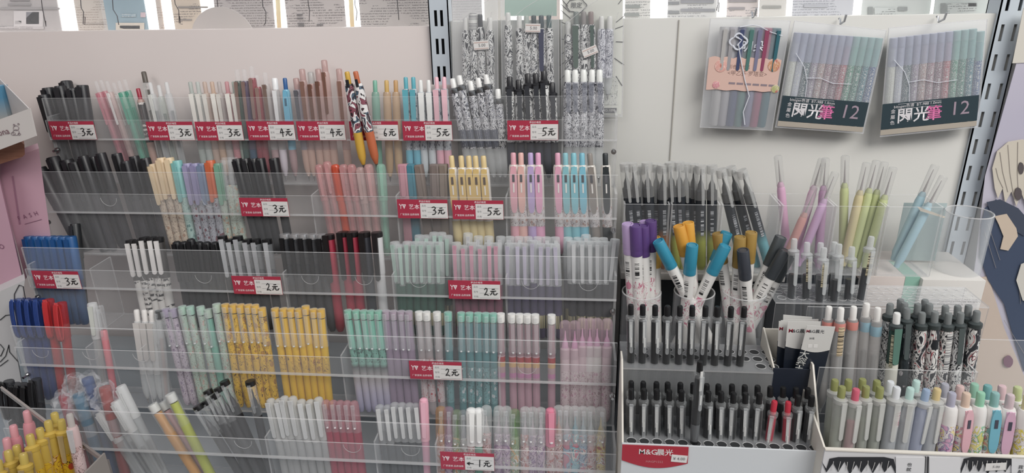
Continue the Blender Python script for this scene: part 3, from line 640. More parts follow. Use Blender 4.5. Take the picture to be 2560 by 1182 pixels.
# ---- tier two
BT = dict(bar=P('#252428', .45), cap=P('#222125', .4), r=.0075, cr=.0088, capl=.062, clip=P('#2a292d', .35), cw=.006, flat=1)
row(2, 'marker_pen', 'cap', dict(BT, label=pattern('bars', '#c9c4c2', '#4a4648'), la=(-2.3, -1.1, .10, .128)), 'thick black pen with barcode sticker', 'leaning at the left end', [(98, 418, 108), (126, 424, 104)])
row(2, 'marker_pen', 'cap', BT, 'thick plain black pen', 'leaning behind the barcode stickers', [(132, 394, 90, {'dy': .008}), (165, 397, 80, {'dy': .006}), (185, 402, 80)])
BC = dict(bar=tint('#454348', .75), cap=P('#2b2a2e', .35), r=.0058, cr=.0068, capl=.056, clip=P('#1f1e22', .3), cw=.0052, cth=.002, label=P('#a9a5a5'), la=(-1.7, -1.45, .118, .124), fill=P('#232226'))
row(2, 'gel_pen', 'cap', BC, 'black pen with lettered clip', 'left half of tier two', [(206, 386, 80), (230, 388, 78), (252, 385, 78), (290, 381, 70), (313, 400, 62), (335, 392, 62), (362, 391, 60)])
def soft(c, pr, **k): return dict(dict(cap=P(c, .35), clip=P(c, .3), bar=pr, r=.0056, cr=.0064, capl=.052, cw=.0068, cth=.0018, c0=-.006), **k)
LEO = pattern('doodle', '#c9b6a0', '#6b5248', '#b08a70', scale=.8); DARKP = pattern('doodle', '#a8a9b2', '#3a3a48', '#7b4450', scale=.8); GRP = pattern('doodle', '#b5c2b4', '#7c6a58', '#c9a58c', scale=.9)
row(2, 'gel_pen', 'cap', soft('#e2c8a2', LEO), 'cream-capped pen', 'right of the black row', [
    (383, 412, 56, {'desc': 'cream-capped spotted pen'}), (402, 392, 52, {'desc': 'cream-capped spotted pen'}), (422, 392, 50, {'desc': 'cream-capped spotted pen'}), (443, 403, 46, soft('#7fc0bc', pattern('doodle', '#a9c9c0', '#5f8a84', scale=.9), desc='teal-capped pen')),
    (468, 409, 42, soft('#9a93b8', DARKP, desc='lilac-capped pen')), (487, 405, 40, soft('#958fb6', DARKP, desc='lilac-capped pen')), (506, 410, 38, soft('#7a8ba8', DARKP, desc='slate-capped pen')),
    (526, 402, 36, soft('#d9683f', DARKP, desc='orange-capped pen')), (545, 410, 34, soft('#6f9f86', GRP, desc='sage-capped pen')), (566, 396, 32, soft('#c8c8c4', GRP, cap=CLR, clip=CLR, desc='clear-capped pen')), (582, 396, 30, soft('#c8c8c4', GRP, cap=CLR, clip=CLR, desc='clear-capped pen'))])
row(2, 'gel_pen', 'cap', dict(BC, bar=P('#1f1f23', .4), cap=P('#1c1c20', .35), cr=.0070), 'glossy black capped pen', 'above the three-yuan card', [(592, 398, 58), (612, 396, 56), (633, 395, 54), (650, 398, 50), (684, 392, 44)])
def pk(c, h=.38): return dict(bar=tint(c, h), cap=tint(c, h+.05), dome=1, clip=tint(c, .6), r=.0054, cr=.0064, capl=.050, cw=.0045, fill=tint(c, .6), ball=CLR, flat=0)
row(2, 'gel_pen', 'cap', pk('#d99a9a'), 'pink clear domed-cap pen', 'middle of tier two', [(796, 408, 44), (817, 406, 42), (837, 409, 40, dict(pk('#e0573a', .75), desc='bright orange domed-cap pen')), (858, 413, 36), (878, 413, 36), (899, 414, 32, pk('#d5b3ae')), (921, 413, 30, pk('#dcaaa8')), (952, 411, 16, dict(pk('#9fd0ba'), desc='mint domed-cap pen'))])
def sq(c): return dict(bar=tint(c, .6), cap=P(c, .4), r=.0058)
row(2, 'gel_pen', 'stick', sq('#c48a96'), 'square-bodied pen', 'above the second-row cards', [(1008, 411, 18, {'desc': 'square pink pen'}), (1026, 412, 20, dict(sq('#3f7f92'), desc='square teal pen')), (1045, 414, 36, dict(sq('#7e6f66'), desc='square brown pen')), (1087, 411, 10, dict(sq('#7e706a'), desc='square brown pen')), (1107, 411, 8, dict(sq('#837569'), desc='square brown pen'))], roll=-.1)
def ov(c, c2=None, gr=None, **k): return dict(dict(bar=P('#d9d4cc', .35), grip=P(gr or c, .4), gz=.052, btn=P(c, .35), br=.0036, r=.0068, clip=P(c2 or c, .3), cs='oval', cw=.0095, cl=.064, win=P('#5b4a3c', .3), mark=P('#e8e4de')), **k)
row(2, 'gel_pen', 'click', ov('#dfc58c', '#d8b873', '#d3c08c'), 'cream oval-clip click pen', 'above the five-yuan card', [(1128, 386, 22), (1152, 386, 20), (1171, 386, 20), (1188, 386, 20), (1208, 386, 20)], roll=0)
PRT = pattern('doodle', '#d9d4d4', '#6a4f4c', '#c7a79c', scale=.9)
pinks = [(1283, 381, '#dfa2ae'), (1302, 378, '#e3b0a6'), (1326, 382, '#b7a0cf'), (1345, 383, '#e3a2c2'), (1394, 383, '#dd9fb6'), (1413, 383, '#83bcc4'), (1434, 383, '#7fc0cc'), (1455, 383, '#79bcd0'), (1474, 383, '#8b837c'), (1513, 384, '#2e3436')]
nm = ['pink', 'peach', 'lilac', 'rose', 'pink', 'pale teal', 'aqua', 'sky blue', 'grey', 'charcoal']
row(2, 'gel_pen', 'click', ov('#dfa2ae'), 'oval-clip click pen', 'right end of tier two', [(u, v, 8 if i != 8 else 20, dict(ov(c), sleeve=PRT, sz=(.046, .074), win=P('#4a4a50', .3), desc='%s oval-clip click pen' % nm[i])) for i, (u, v, c) in enumerate(pinks)], roll=0)
# ---- tier three
row(3, 'gel_pen', 'cap', dict(bar=P('#27507e', .35), cap=P('#1f5896', .35), r=.0066, cr=.0074, capl=.062, clip=P('#1c5190', .3), cw=.0062, cth=.002, label=P('#9fb6cc'), la=(-1.75, -1.4, .115, .124)), 'blue wide-cap gel pen', 'above the left card of tier three', [(74+int(17.0*i), 591, 44-i) for i in range(7)])
row(3, 'gel_pen', 'cap', dict(bar=P('#2a2c2f', .4), cap=P('#222427', .4), r=.0058, capl=.05, clip=P('#303236', .4), cw=.006), 'black pen leaning alone', 'between blue caps and gold bands', [(188, 560, 26, {'dy': .02})])
row(3, 'gel_pen', 'cap', dict(bar=pattern('text', '#d9d6d2', '#3b393a', scale=.5), cap=P('#403d3c', .4), plug=P('#1e1d1f', .3), disc=1, r=.0058, cr=.0064, capl=.056, clip=P('#dedad8', .3), cw=.0060, cth=.0022, cs='wide', label=P('#a8873f', .3, .5), la=(-3.0, 0.0, .092, .100)), 'white-clip pen with gold band', 'left part of tier three', [(326, 598, 44), (343, 597, 42), (361, 597, 40), (379, 597, 38), (397, 596, 38)])
row(3, 'gel_pen', 'cap', dict(bar=P('#222225', .4), cap=P('#1f1f22', .3), dome=1, r=.0056, cr=.0062, capl=.054, clip=P('#1b1b1e', .28), cw=.0056, cth=.0024, c0=-.002), 'black domed-cap pen', 'left of the smoky clips', [(441, 600, 38), (459, 601, 38), (477, 599, 38), (497, 601, 36), (516, 603, 36), (537, 605, 34)])
row(3, 'gel_pen', 'cap', dict(bar=P('#2e2f32', .4), cap=SMOKE, plug=P('#1b1b1d', .25), disc=1, r=.0056, cr=.0060, capl=.056, clip=P('#a9abae', .35), cw=.0062, cth=.0018, c0=0.0), 'smoky pen with black disc top', 'above the left two-yuan card', [(556, 593, 42), (574, 594, 42), (595, 594, 40), (617, 595, 40), (640, 597, 38), (667, 595, 34)])
row(3, 'gel_pen', 'cap', dict(bar=P('#3a3b40', .4), cap=DSM, plug=P('#d4d5d7', .15, .7), disc=1, r=.0058, cr=.0064, capl=.056, clip=P('#1a1a1c', .28), cw=.0062, cth=.0022, c0=-.002, ct=.004), 'black pen with shiny silver top', 'left of the red pens', [(712, 588, 34), (736, 588, 32), (757, 587, 32), (780, 587, 30), (802, 587, 30)])
def bb(c): return dict(bar=P(c, .4), cap=P(c, .35), r=.0064, cr=.0070, capl=.056, clip=P('#211d1e', .3), cw=.0074, cth=.0032, c0=-.008, ct=-.001, plug=P('#211d1e', .3), disc=1, mark=None)
row(3, 'gel_pen', 'cap', bb('#a82a40'), 'big black clip pen', 'middle of tier three', [(822, 583, 30, {'desc': 'red pen with big black clip'}), (858, 582, 28, {'desc': 'red pen with big black clip'}), (882, 582, 26, {'desc': 'red pen with big black clip'}), (912, 582, 24, dict(bb('#33343c'), desc='grey pen with big black clip')), (942, 582, 22, dict(bb('#cfcfd0'), desc='white pen with big black clip'))])
YSL = pattern('bars', '#b5ac84', '#3c3a30', opts='X')
def fr(c, c2, **k): return dict(dict(bar=tint(c, .80, .35), cap=FRO2, r=.0056, cr=.0064, capl=.056, clip=tint(c2, .7, .3), cw=.0050, cth=.0014, flat=1, fill=P(c, .5), sleeve=YSL, sz=(.014, .032), c0=.002), **k)
row(3, 'gel_pen', 'cap', fr('#3d6a5a', '#b9d2c8'), 'frosted green gel pen', 'right of the white clipped pen', [(986, 600, 26, {'desc': 'tilted frosted green gel pen'}), (1000, 612, 16), (1018, 604, 10), (1038, 600, 8), (1056, 604, 8), (1076, 602, 6), (1098, 606, 6)])
row(3, 'gel_pen', 'cap', fr('#486a5f', '#b9d2c8'), 'frosted gel pen in the back', 'behind the green gel pens', [(1048, 588, 8, {'dy': .013}), (1066, 585, 6, {'dy': .013}), (1085, 583, 6, {'dy': .013}), (1104, 583, 4, {'dy': .013}), (1120, 586, 2, {'dy': .013})], yi=.028, lift=.004)
row(3, 'gel_pen', 'cap', fr('#94506a', '#e0a9bb'), 'frosted pink gel pen', 'behind the right two-yuan card', [(1141, 608, 10), (1162, 610, 8), (1181, 606, 8), (1203, 610, 6), (1222, 606, 6), (1243, 604, 6)])
row(3, 'gel_pen', 'cap', fr('#5a5370', '#c9c4d6'), 'frosted purple gel pen', 'right of the pink gel pens', [(1273, 606, 4), (1291, 604, 4), (1312, 606, 4), (1334, 604, 2), (1352, 606, 2), (1374, 606, 0), (1388, 608, 10)])
row(3, 'gel_pen', 'cap', fr('#3c3d42', '#cfd1d3'), 'frosted grey gel pen', 'right end of tier three', [(1430, 604, 2), (1452, 606, 2), (1473, 606, 2), (1495, 604, 0), (1515, 606, -2), (1538, 600, -26)])
bk = [(1170, 591), (1196, 596), (1222, 594), (1252, 596), (1275, 595), (1298, 596), (1320, 594), (1345, 596), (1366, 595), (1388, 598), (1420, 596), (1445, 598), (1465, 596), (1488, 597), (1508, 600)]
row(3, 'gel_pen', 'cap', fr('#66626c', '#cfd0d2'), 'frosted gel pen of the back row', 'behind pink and purple ones', [(u, v-6, 0, {'dy': .012}) for u, v in bk], yi=.028, lift=.004)
# ---- tier four
def lp(c): return dict(bar=tint(c, .75, .3), cap=tint(c, .5), r=.0056, cr=.0064, capl=.050, clip=P(c, .3), cs='loop', cw=.0062, fill=P(c, .4))
row(4, 'gel_pen', 'cap', lp('#233f86'), 'blue loop-clip pen', 'left end of tier four', [(48, 745, 44), (64, 746, 42), (83, 747, 40), (101, 748, 40)])
row(4, 'gel_pen', 'cap', lp('#c92f33'), 'red loop-clip pen', 'beside the blue loops', [(122, 750, 38), (153, 752, 34)])
row(4, 'gel_pen', 'cap', dict(bar=FRO2, cap=FRO, r=.0054, capl=.05, clip=P('#c9ccc4', .35), cw=.006, fill=P('#7b7d78', .5)), 'frosted pen with pale cap', 'left of the pink stick pen', [(230, 757, 36)])
row(4, 'gel_pen', 'cap', dict(bar=P('#dd6d78', .35), cap=CLR, r=.0044, capl=.048, clip=CLR, cw=.004), 'slim coral pen with clear cap', 'standing tall above the bins', [(248, 762, 42, {'dy': -.012})])
row(4, 'gel_pen', 'click', dict(bar=FRO, r=.0054, btn=P('#e6e2de', .3), br=.0036, clip=P('#c9c4c0', .45), cw=.0085, cl=.055, grip=FRO2), 'frosted click pen with white button', 'left third of tier four', [(341, 775, 30), (360, 773, 28), (378, 773, 26)])
row(4, 'gel_pen', 'cap', dict(bar=FRO2, cap=CLR, r=.005, capl=.052, clip=CLR, cw=.0045, fill=P('#8a5044', .4), plug=P('#1f1f20', .3)), 'clear pen with black plug', 'left of the lilac caps', [(397, 774, 22)])
def cc(c, pr, **k): return dict(dict(bar=pr, cap=CLR, plug=P(c, .35), r=.0050, cr=.0058, capl=.052, clip=CLR, cw=.0050, cth=.0014, ball=P('#d9dcdc', .15), c0=.0), **k)
LIL = pattern('doodle', '#b6a9b8', '#6a5a6c', '#8f7f98', scale=.9); MNT = pattern('doodle', '#a9bfb0', '#7a6a60', '#c2a79c', scale=.9)
row(4, 'gel_pen', 'cap', cc('#a295ae', LIL), 'clear-capped print pen', 'left of the yellow pens', [(413, 768, 58, {'desc': 'lilac clear-capped pen'}), (432, 770, 56, {'desc': 'lilac clear-capped pen'}), (455, 765, 54, cc('#a9c9b6', MNT, desc='mint clear-capped pen')), (474, 762, 50, cc('#9fc9b6', MNT, desc='mint clear-capped pen')), (500, 762, 48, cc('#a9c9b6', MNT, desc='mint clear-capped pen')), (520, 774, 46, cc('#b0c4b4', P('#6fae9c', .4), desc='teal clear-capped pen')), (541, 760, 42, cc('#b4cbb6', MNT, desc='mint clear-capped pen'))])
YB = pattern('doodle', '#e4b31c', '#5a3812', '#b8801c', scale=.5); YP = P('#e4b31c', .38)
row(4, 'gel_pen', 'cap', cc('#e8b420', YB), 'yellow pen with brown doodles', 'of the left yellow bunch', [(563, 762, 40), (583, 762, 40), (601, 762, 40), (620, 762, 40), (637, 762, 40), (654, 766, 38)])
row(4, 'gel_pen', 'cap', cc('#e8b420', YP, sleeve=YB, sz=(.058, .078)), 'yellow pen with banded motif', 'of the right yellow bunch', [(687, 767, 38), (708, 767, 36), (726, 767, 34), (746, 767, 32), (764, 767, 30), (783, 768, 28), (802, 768, 24)])
TEL = pattern('bands', 'soft', '#fff', opts=((0, '#8f8fb0'), (.030, '#a9a4b8'), (.05, '#bdb6b8'), (.066, '#3e4a4c'), (.072, '#78b5a4'), (.16, '#6fbda5')))
row(4, 'gel_pen', 'cap', cc('#7cc0a6', TEL, sleeve=pattern('doodle', '#72ab9c', '#3f5c58', scale=.9), sz=(.072, .092)), 'mint and lilac pen', 'right of the yellow bunches', [(869, 771, 36), (889, 772, 34), (908, 772, 32), (926, 772, 30), (945, 772, 28)])
LC = tint('#a993ae', .55)
row(4, 'gel_pen', 'cap', cc('#a995a6', LC), 'lilac clear pen', 'left of the fourth-tier card', [(965, 774, 24), (983, 775, 22), (1002, 775, 22), (1021, 775, 20)])
row(4, 'gel_pen', 'cap', cc('#eceae4', tint('#c9bdbf', .45), sleeve=pattern('doodle', '#c4b8ba', '#b03a40', '#b03a40', scale=.6), sz=(.02, .08)), 'white-topped pen with red motifs', 'above the fourth-tier card', [(1047, 776, 20), (1066, 777, 18), (1092, 777, 14)])
row(4, 'gel_pen', 'cap', cc('#7cc4ae', tint('#5e9aa0', .6), sleeve=pattern('doodle', '#6fa0a4', '#4a5a60', '#c4ccd0', scale=.8), sz=(.02, .07)), 'teal-topped clear pen', 'right of the fourth-tier card', [(1120, 779, 8), (1153, 780, 6), (1174, 780, 6), (1195, 780, 4), (1214, 780, 4), (1233, 781, 4)])
PKB = tint('#b58f98', .6)
row(4, 'gel_pen', 'cap', cc('#efece6', PKB, sleeve=pattern('bands', 'hard', '#fff', opts=((0, '#b78d9c'), (.058, '#c06aa0'), (.064, '#b08a90'), (.072, '#c79a5c'), (.079, '#a8383c'), (.086, '#b5949c'))), sz=(.010, .088)), 'white-topped pink banded pen', 'in the right of tier four', [(1252, 783, 4), (1279, 783, 6), (1299, 781, 6), (1318, 783, 4), (1338, 783, 4), (1379, 786, 0)])
row(4, 'gel_pen', 'cap', dict(bar=P('#cdb4bb', .4), cap=tint('#d8b9c6', .22), r=.0064, cr=.0070, capl=.050, neck=P('#cf9fbd', .35), dome=1, sleeve=pattern('doodle', '#d6c2c6', '#8a6468', '#c89cae', scale=.9), sz=(.01, .07)), 'pink brush pen under clear cap', 'right end of tier four', [(1413, 798, 0), (1437, 798, 0, {'neck': P('#cf8fb8', .35)}), (1456, 798, 0), (1475, 798, -2, {'bar': P('#d6cdcd', .4)}), (1493, 798, -2, {'bar': P('#d6cfcd', .4)}), (1518, 797, -4)])
# ---- tier five
row(5, 'gel_pen', 'cap', dict(lp('#18181b'), cap=DSM, bar=P('#1d1d20', .4)), 'black loop-clip pen', 'at the lower left corner', [(22, 953, 28), (38, 955, 28), (55, 956, 28), (72, 957, 28), (90, 948, 34)])
WR = clear('#e6e6ea', .28, .06)
row(5, 'marker_pen', 'cap', dict(bar=P('#9c2c38', .4), cap=P('#a83040', .35), r=.0066, capl=.045, crumple=1, sleeve=WR, sz=(.07, .105)), 'film-wrapped marker', 'in the lower left bin', [(160, 985, 62, {'desc': 'film-wrapped red marker'}), (182, 950, 66, {'dy': .010, 'bar': P('#6d4a4c'), 'cap': P('#7d5a58'), 'desc': 'film-wrapped brown marker'}), (196, 985, 70, {'bar': P('#2f5a78'), 'cap': P('#356a88'), 'desc': 'film-wrapped blue marker'}), (218, 945, 72, {'dy': .010, 'bar': P('#2b4470'), 'cap': P('#2d4a80'), 'desc': 'film-wrapped navy marker'}), (262, 968, 56, {'bar': P('#8c3434'), 'cap': P('#9c3a36'), 'desc': 'film-wrapped dark red marker'})], dx=60)
row(5, 'gel_pen', 'cap', dict(bar=FRO2, cap=FRO, r=.0058, cr=.0064, capl=.048, fill=P('#5e5f64'), fz=(.012, .06), clip=FRO, cw=.005, flat=1), 'frosted grey pen leaning', 'in the lower left bins', [(250, 1030, 116), (270, 1010, 118), (288, 1002, 122), (302, 966, 114)])
row(5, 'gel_pen', 'cap', dict(bar=P('#d29240', .4), cap=CLR, r=.0062, capl=.046, plug=P('#d8d8d4', .3), flat=1), 'leaning clear-capped pen', 'left of the black plugs', [(382, 1012, 128, {'desc': 'orange clear-capped pen'}), (405, 1006, 126, {'bar': P('#c99a9c'), 'desc': 'pink clear-capped pen'}), (424, 984, 118, {'bar': P('#b5bd3a'), 'desc': 'lime clear-capped pen'})])
row(5, 'gel_pen', 'cap', dict(bar=P('#2c2c30', .4), cap=CLR, r=.0052, capl=.048, plug=P('#1d1d1f', .3), disc=1, clip=CLR, cw=.004, neck=P('#33333a', .4)), 'black pen with clear cap leaning', 'beside the frosted white pens', [(492, 1012, 130), (514, 1003, 128), (518, 974, 122, {'dy': .012}), (536, 985, 124), (544, 966, 122, {'dy': .012}), (560, 952, 112, {'dy': .008}), (625, 953, 62)])
row(5, 'gel_pen', 'cap', dict(bar=tint('#c2c2c0', .5, .4), cap=tint('#d0d0cd', .6, .4), dome=1, r=.0054, cr=.0062, capl=.058, clip=FRO, cw=.0062, fill=P('#77787c'), fz=(.01, .05), flat=1), 'milky frosted pen', 'left middle of the lowest tier', [(675, 993, 50), (696, 997, 48), (710, 992, 46), (731, 993, 44), (752, 996, 42), (774, 996, 40), (795, 993, 38)])
row(5, 'gel_pen', 'cap', dict(bar=P('#a02440', .35), cap=tint('#c98f98', .4), dome=1, r=.0056, cr=.0060, capl=.042, clip=CLR, cw=.0048, ball=P('#f0e8e8', .2)), 'crimson gel pen', 'middle of the lowest tier', [(813, 999, 34), (831, 999, 32), (849, 1000, 32), (866, 1000, 30), (884, 1001, 28)])
row(5, 'gel_pen', 'cap', dict(bar=tint('#4a4f54', .72, .25), cap=tint('#bfc2c4', .4, .3), dome=1, r=.0056, cr=.0062, capl=.052, clip=FRO, cw=.0052, fill=P('#2a2c30')), 'charcoal clear pen', 'centre of the lowest tier', [(948, 1009, 28), (967, 1009, 28), (986, 1008, 26), (1004, 1009, 26), (1023, 1010, 24), (1040, 1010, 24)])
row(5, 'gel_pen', 'cap', dict(bar=P('#cf8fa6', .4), cap=P('#e8a9ba', .3), dome=1, r=.0052, cr=.0060, capl=.058, clip=P('#ecb2c2', .3), cw=.006), 'plain pink capped pen', 'above the one-yuan card', [(1059, 995, 10)])
KID = [pattern('cartoon', a, c, a, '#d8d0ca', b, scale=.8) for a, b, c in (('#c9a49c', '#7a5648', '#c47a58'), ('#b9a0b4', '#6a5068', '#8a6a90'), ('#9fae8c', '#5c6a48', '#c99a58'), ('#b9bcb4', '#6a6a68', '#9a8a80'), ('#c9a8a8', '#7a4a48', '#b8645c'), ('#9ab0c4', '#48586c', '#c47a8c'), ('#8fc0cc', '#3c5a68', '#cc6a80'), ('#d9c07c', '#7a6030', '#a8584c'))]
def kd(i, c=None, cap=None, **k): return dict(dict(bar=KID[i], cap=tint(cap or '#dfe2e0', .25), dome=1, r=.0062, cr=.0070, capl=.050, neck=tint(c or '#c9b8c4', .55), clip=CLR, cw=.0050, cth=.0014, ball=P('#f0f0f0', .15)), **k)
G5 = 'right of the one-yuan card'
row(5, 'gel_pen', 'cap', kd(0), 'children print pen', 'on the lowest tier', [
    (1102, 1016, 4, kd(0, '#d89a48', '#cf9a5c', desc='amber-capped print pen')), (1121, 1014, 4, kd(1, '#c08aa8', '#b890a8', desc='mauve-capped print pen')), (1141, 1022, 4, kd(2, '#6a9a50', '#9ab088', desc='green-capped print pen')), (1159, 1022, 4, kd(3, '#a8aab0', '#b4b8bc', desc='grey-capped print pen')),
    (1178, 1018, 2, dict(kd(4), cap=P('#e9e9e6', .25), clip=P('#efefec', .25), cw=.0066, desc='white-capped print pen')), (1197, 1021, 2, dict(kd(2), bar=P('#5fa088', .4), cap=P('#ececea', .25), clip=P('#efefec', .25), cw=.0066, desc='white-capped green pen')), (1216, 1016, 2, kd(4, '#d8d2d0', desc='clear-capped rosy pen')),
    (1247, 1014, 0, kd(1, desc='clear-capped lilac pen')), (1266, 1014, 0, kd(1, desc='clear-capped lilac pen')), (1287, 1026, 0, kd(2, '#6aa050', '#8cb078', desc='green-capped print pen')), (1313, 1019, 0, kd(4, desc='clear-capped rosy pen')), (1332, 1019, 0, kd(1, desc='clear-capped lilac pen')), (1352, 1019, 0, kd(1, desc='clear-capped lilac pen')),
    (1377, 1022, 0, dict(kd(4), cap=P('#df7f98', .25), clip=P('#e88fa6', .25), cw=.0075, desc='rose-capped print pen')), (1397, 1014, 0, kd(4, '#d88a70', desc='clear-capped coral pen')), (1418, 1014, 0, kd(5, desc='clear-capped blue pen')), (1438, 1014, 0, kd(6, '#58aec4', desc='clear-capped aqua pen')), (1458, 1014, 0, kd(5, '#a9c0cc', desc='clear-capped blue pen')),
    (1478, 1014, 0, kd(4, '#c4ccd0', desc='clear-capped rosy pen')), (1502, 1018, 0, kd(7, '#d8b858', desc='clear-capped yellow pen'))])
# ================================================================== hanging pen packs
def quadprism(e, nm, px, Y, th, m, smooth=False):
    o = e.location; P_ = [at(u, v, Y)-o for u, v in px]
    return link(nm, mesh(nm, extrude(P_, (0, -th, 0)), m, smooth), e)
def line_tube(e, nm, px, Y, r, m, closed=False):
    o = e.location; return link(nm, mesh(nm, tube([at(u, v, Y)-o for u, v in px], r, None, 6, closed), m), e)
def hang_hook(label, u, v, Y=0.92):
    c = at(u, v, Y)
    me = mesh('display_hook', tube([(0, 0.945-Y, 0.012), (0, 0.6*(0.945-Y), 0.012), (0, 0, 0.006), (0, -0.012, 0.010), (0, -0.015, 0.018)], 0.0014), plastic('#b9bcc0', .3, .8))
    tag(link('display_hook', me, None, c), label, 'hook')
def smalltag(e, u0, v0, u1, v1, Y, rot=0.0):
    c = at((u0+u1)/2, (v0+v1)/2, Y)-e.location; w = (at(u1, v1, Y)-at(u0, v1, Y)).x; h = (at(u0, v0, Y)-at(u0, v1, Y)).z
    s = link('price_sticker', mesh('price_sticker', boxbm(-w/2, -.0003, -h/2, w/2, 0, h/2), WHT, False), e, c); s.rotation_euler = (0, rot, 0)
    b = link('sticker_stripe', mesh('sticker_stripe', boxbm(-w*.46, -.0005, h*.28, w*.46, -.0003, h*.36, boxbm(-w*.46, -.0005, -h*.40, w*.46, -.0003, -h*.33)), plastic('#c9a9a0', .5), False), s)
    t = link('sticker_price', text_mesh('5.00', h*.5, GTXT), s, (w*.05, -.0005, -h*.02))
def pack_a(label, px, Y, hang):
    e = empty('pen_pack', label, 'pen pack', at(*px[0], Y))
    quadprism(e, 'film_front', px, Y-0.014, .0005, FILM); quadprism(e, 'film_back', px, Y, .0005, FILM)
    line_tube(e, 'heat_seal', [px[1], px[2]], Y-.010, .0006, EDGE); line_tube(e, 'heat_seal', [px[0], px[3]], Y-.010, .0006, EDGE)
    (x0, y0), (x1, y1) = px[0], px[1]
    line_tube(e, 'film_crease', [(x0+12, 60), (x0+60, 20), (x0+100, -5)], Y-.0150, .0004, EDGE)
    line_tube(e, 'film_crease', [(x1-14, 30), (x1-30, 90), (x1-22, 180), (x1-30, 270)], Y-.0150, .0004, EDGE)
    if hang: hang_hook('steel hook holding the ' + label.split(' with')[0], *hang, Y)
    return e
PY = 0.936
ea = pack_a('clear film pack with four comic pens, nearest the slotted post', [(1130, -20), (1243, -20), (1246, 290), (1134, 290)], PY, None)
smalltag(ea, 1184, 102, 1222, 124, PY-.0156, -.06)
MC = dict(bar=MANGA, r=.0056, cr=.0058, btn=P('#dcdcd8', .3), br=.0034, clip=None, grip=FRO2, gz=.03)
free('gel_pen', 'click', MC, 'comic print pen in film', 'inside the pack nearest the post', [(1164, 40, 1168, 272), (1182, 39, 1188, 272, {'sleeve': pattern('bars', '#e0e0dc', '#77777c'), 'sz': (.105, .125)}), (1200, 38, 1207, 272, {'btn': P('#3a3c40')}), (1224, 40, 1228, 272)], PY-.008, PY-.008)
eb = pack_a('clear film pack with seven comic pens in the middle', [(1252, -20), (1396, -20), (1398, 292), (1256, 292)], PY, None)
smalltag(eb, 1313, 59, 1351, 81, PY-.0156, .03)
holo = [(1262, -20), (1392, -20), (1392, 40), (1262, 40)]
quadprism(eb, 'iridescent_header', holo, PY-.001, .0005, pattern('bands', 'soft', '#fff', rough=.2, opts=((0, '#a9c4b8'), (.05, '#b9c9c0'), (.09, '#d0b9ac'), (.16, '#c4a9b4'))))
free('gel_pen', 'click', MC, 'comic print pen in film', 'inside the middle comic pack', [(1270, 34, 1274, 276), (1298, 39, 1302, 276), (1316, 41, 1321, 276, {'btn': P('#a9b4ac')}), (1334, 39, 1339, 276, {'btn': P('#2c3e40')}), (1353, 40, 1357, 276, {'btn': P('#30424a'), 'clip': P('#53566a'), 'cw': .007, 'cl': .055}), (1372, 40, 1376, 276, {'btn': P('#3c5a5a')})], PY-.008, PY-.008)
ec = pack_a('clear film pack with a speed-line card and comic pens', [(1402, -20), (1560, -20), (1556, 292), (1404, 292)], PY, None)
cardc = [(1406, -20), (1558, -20), (1553, 285), (1408, 288)]
quadprism(ec, 'printed_card', cardc, PY-.001, .0006, plastic('#d9dad0', .5))
o_ = ec.location; bm = bmesh.new()
for (a, b, c_, d) in ((1402, -4, 1420, 16), (1402, 10, 1424, 30), (1402, 25, 1426, 46), (1403, 98, 1424, 99), (1400, 164, 1418, 150), (1402, 136, 1414, 128), (1546, 10, 1558, -6), (1540, 56, 1560, 40), (1540, 104, 1560, 105), (1536, 145, 1560, 162), (1540, 190, 1556, 215), (1538, 72, 1560, 64), (1400, 200, 1416, 182), (1402, 232, 1414, 214), (1402, 55, 1424, 62)):
    tube([at(a, b, PY-.0022)-o_, at(c_, d, PY-.0022)-o_], .0004, bm)
link('speed_lines', mesh('speed_lines', bm, plastic('#3a3b40', .5)), ec)
bc = at(1441, 14, PY-.0030)-o_
bb_ = bmesh.new(); tube([(bc.x+.0125*math.cos(a)*(1+.08*math.cos(6*a)), bc.y, bc.z+.0085*math.sin(a)*(1+.1*math.cos(5*a))) for a in [2*math.pi*i/36 for i in range(36)]], .0005, bb_, 6, True)
link('limited_bubble', mesh('limited_bubble', bb_, plastic('#3a3b40', .5)), ec)
link('bubble_lettering', text_mesh('限定', .0075, plastic('#3a3b40', .5), True), ec, (bc.x, bc.y, bc.z))
nb = at(1522, 276, PY-.0030)-o_
link('number_plate', mesh('number_plate', boxbm(nb.x-.0105, nb.y, nb.z-.0032, nb.x+.0105, nb.y+.0006, nb.z+.0032), plastic('#3c3d42', .5)), ec)
link('number_lettering', text_mesh('NO.1095', .0048, WHT), ec, (nb.x, nb.y-.0001, nb.z))
smalltag(ec, 1456, 118, 1494, 139, PY-.0156, -.38)
quadprism(ec, 'card_doodle', [(1508, 190), (1545, 190), (1543, 262), (1508, 262)], PY-.0018, .0004, pattern('doodle', '#d6d8d0', '#55575c', '#c4c6c0', scale=.8))
free('gel_pen', 'click', MC, 'comic print pen in film', 'in front of the speed-line card', [(1420, 50, 1424, 276, {'btn': P('#cfd0cc')}), (1440, 32, 1443, 276, {'btn': P('#6f7a74'), 'clip': P('#6c7a74'), 'cw': .008, 'cl': .055}), (1459, 31, 1463, 276, {'btn': P('#8d8784')}), (1477, 28, 1482, 276, {'btn': P('#8a7874'), 'clip': P('#5c6a66'), 'cw': .005, 'cl': .055}), (1504, 38, 1503, 250, {'bar': pattern('manga', '#dcdde4', '#6a6c7c', scale=1.3)}), (1525, 40, 1519, 250, {'bar': pattern('manga', '#dcdde4', '#6a6c7c', scale=1.3)})], PY-.008, PY-.008)
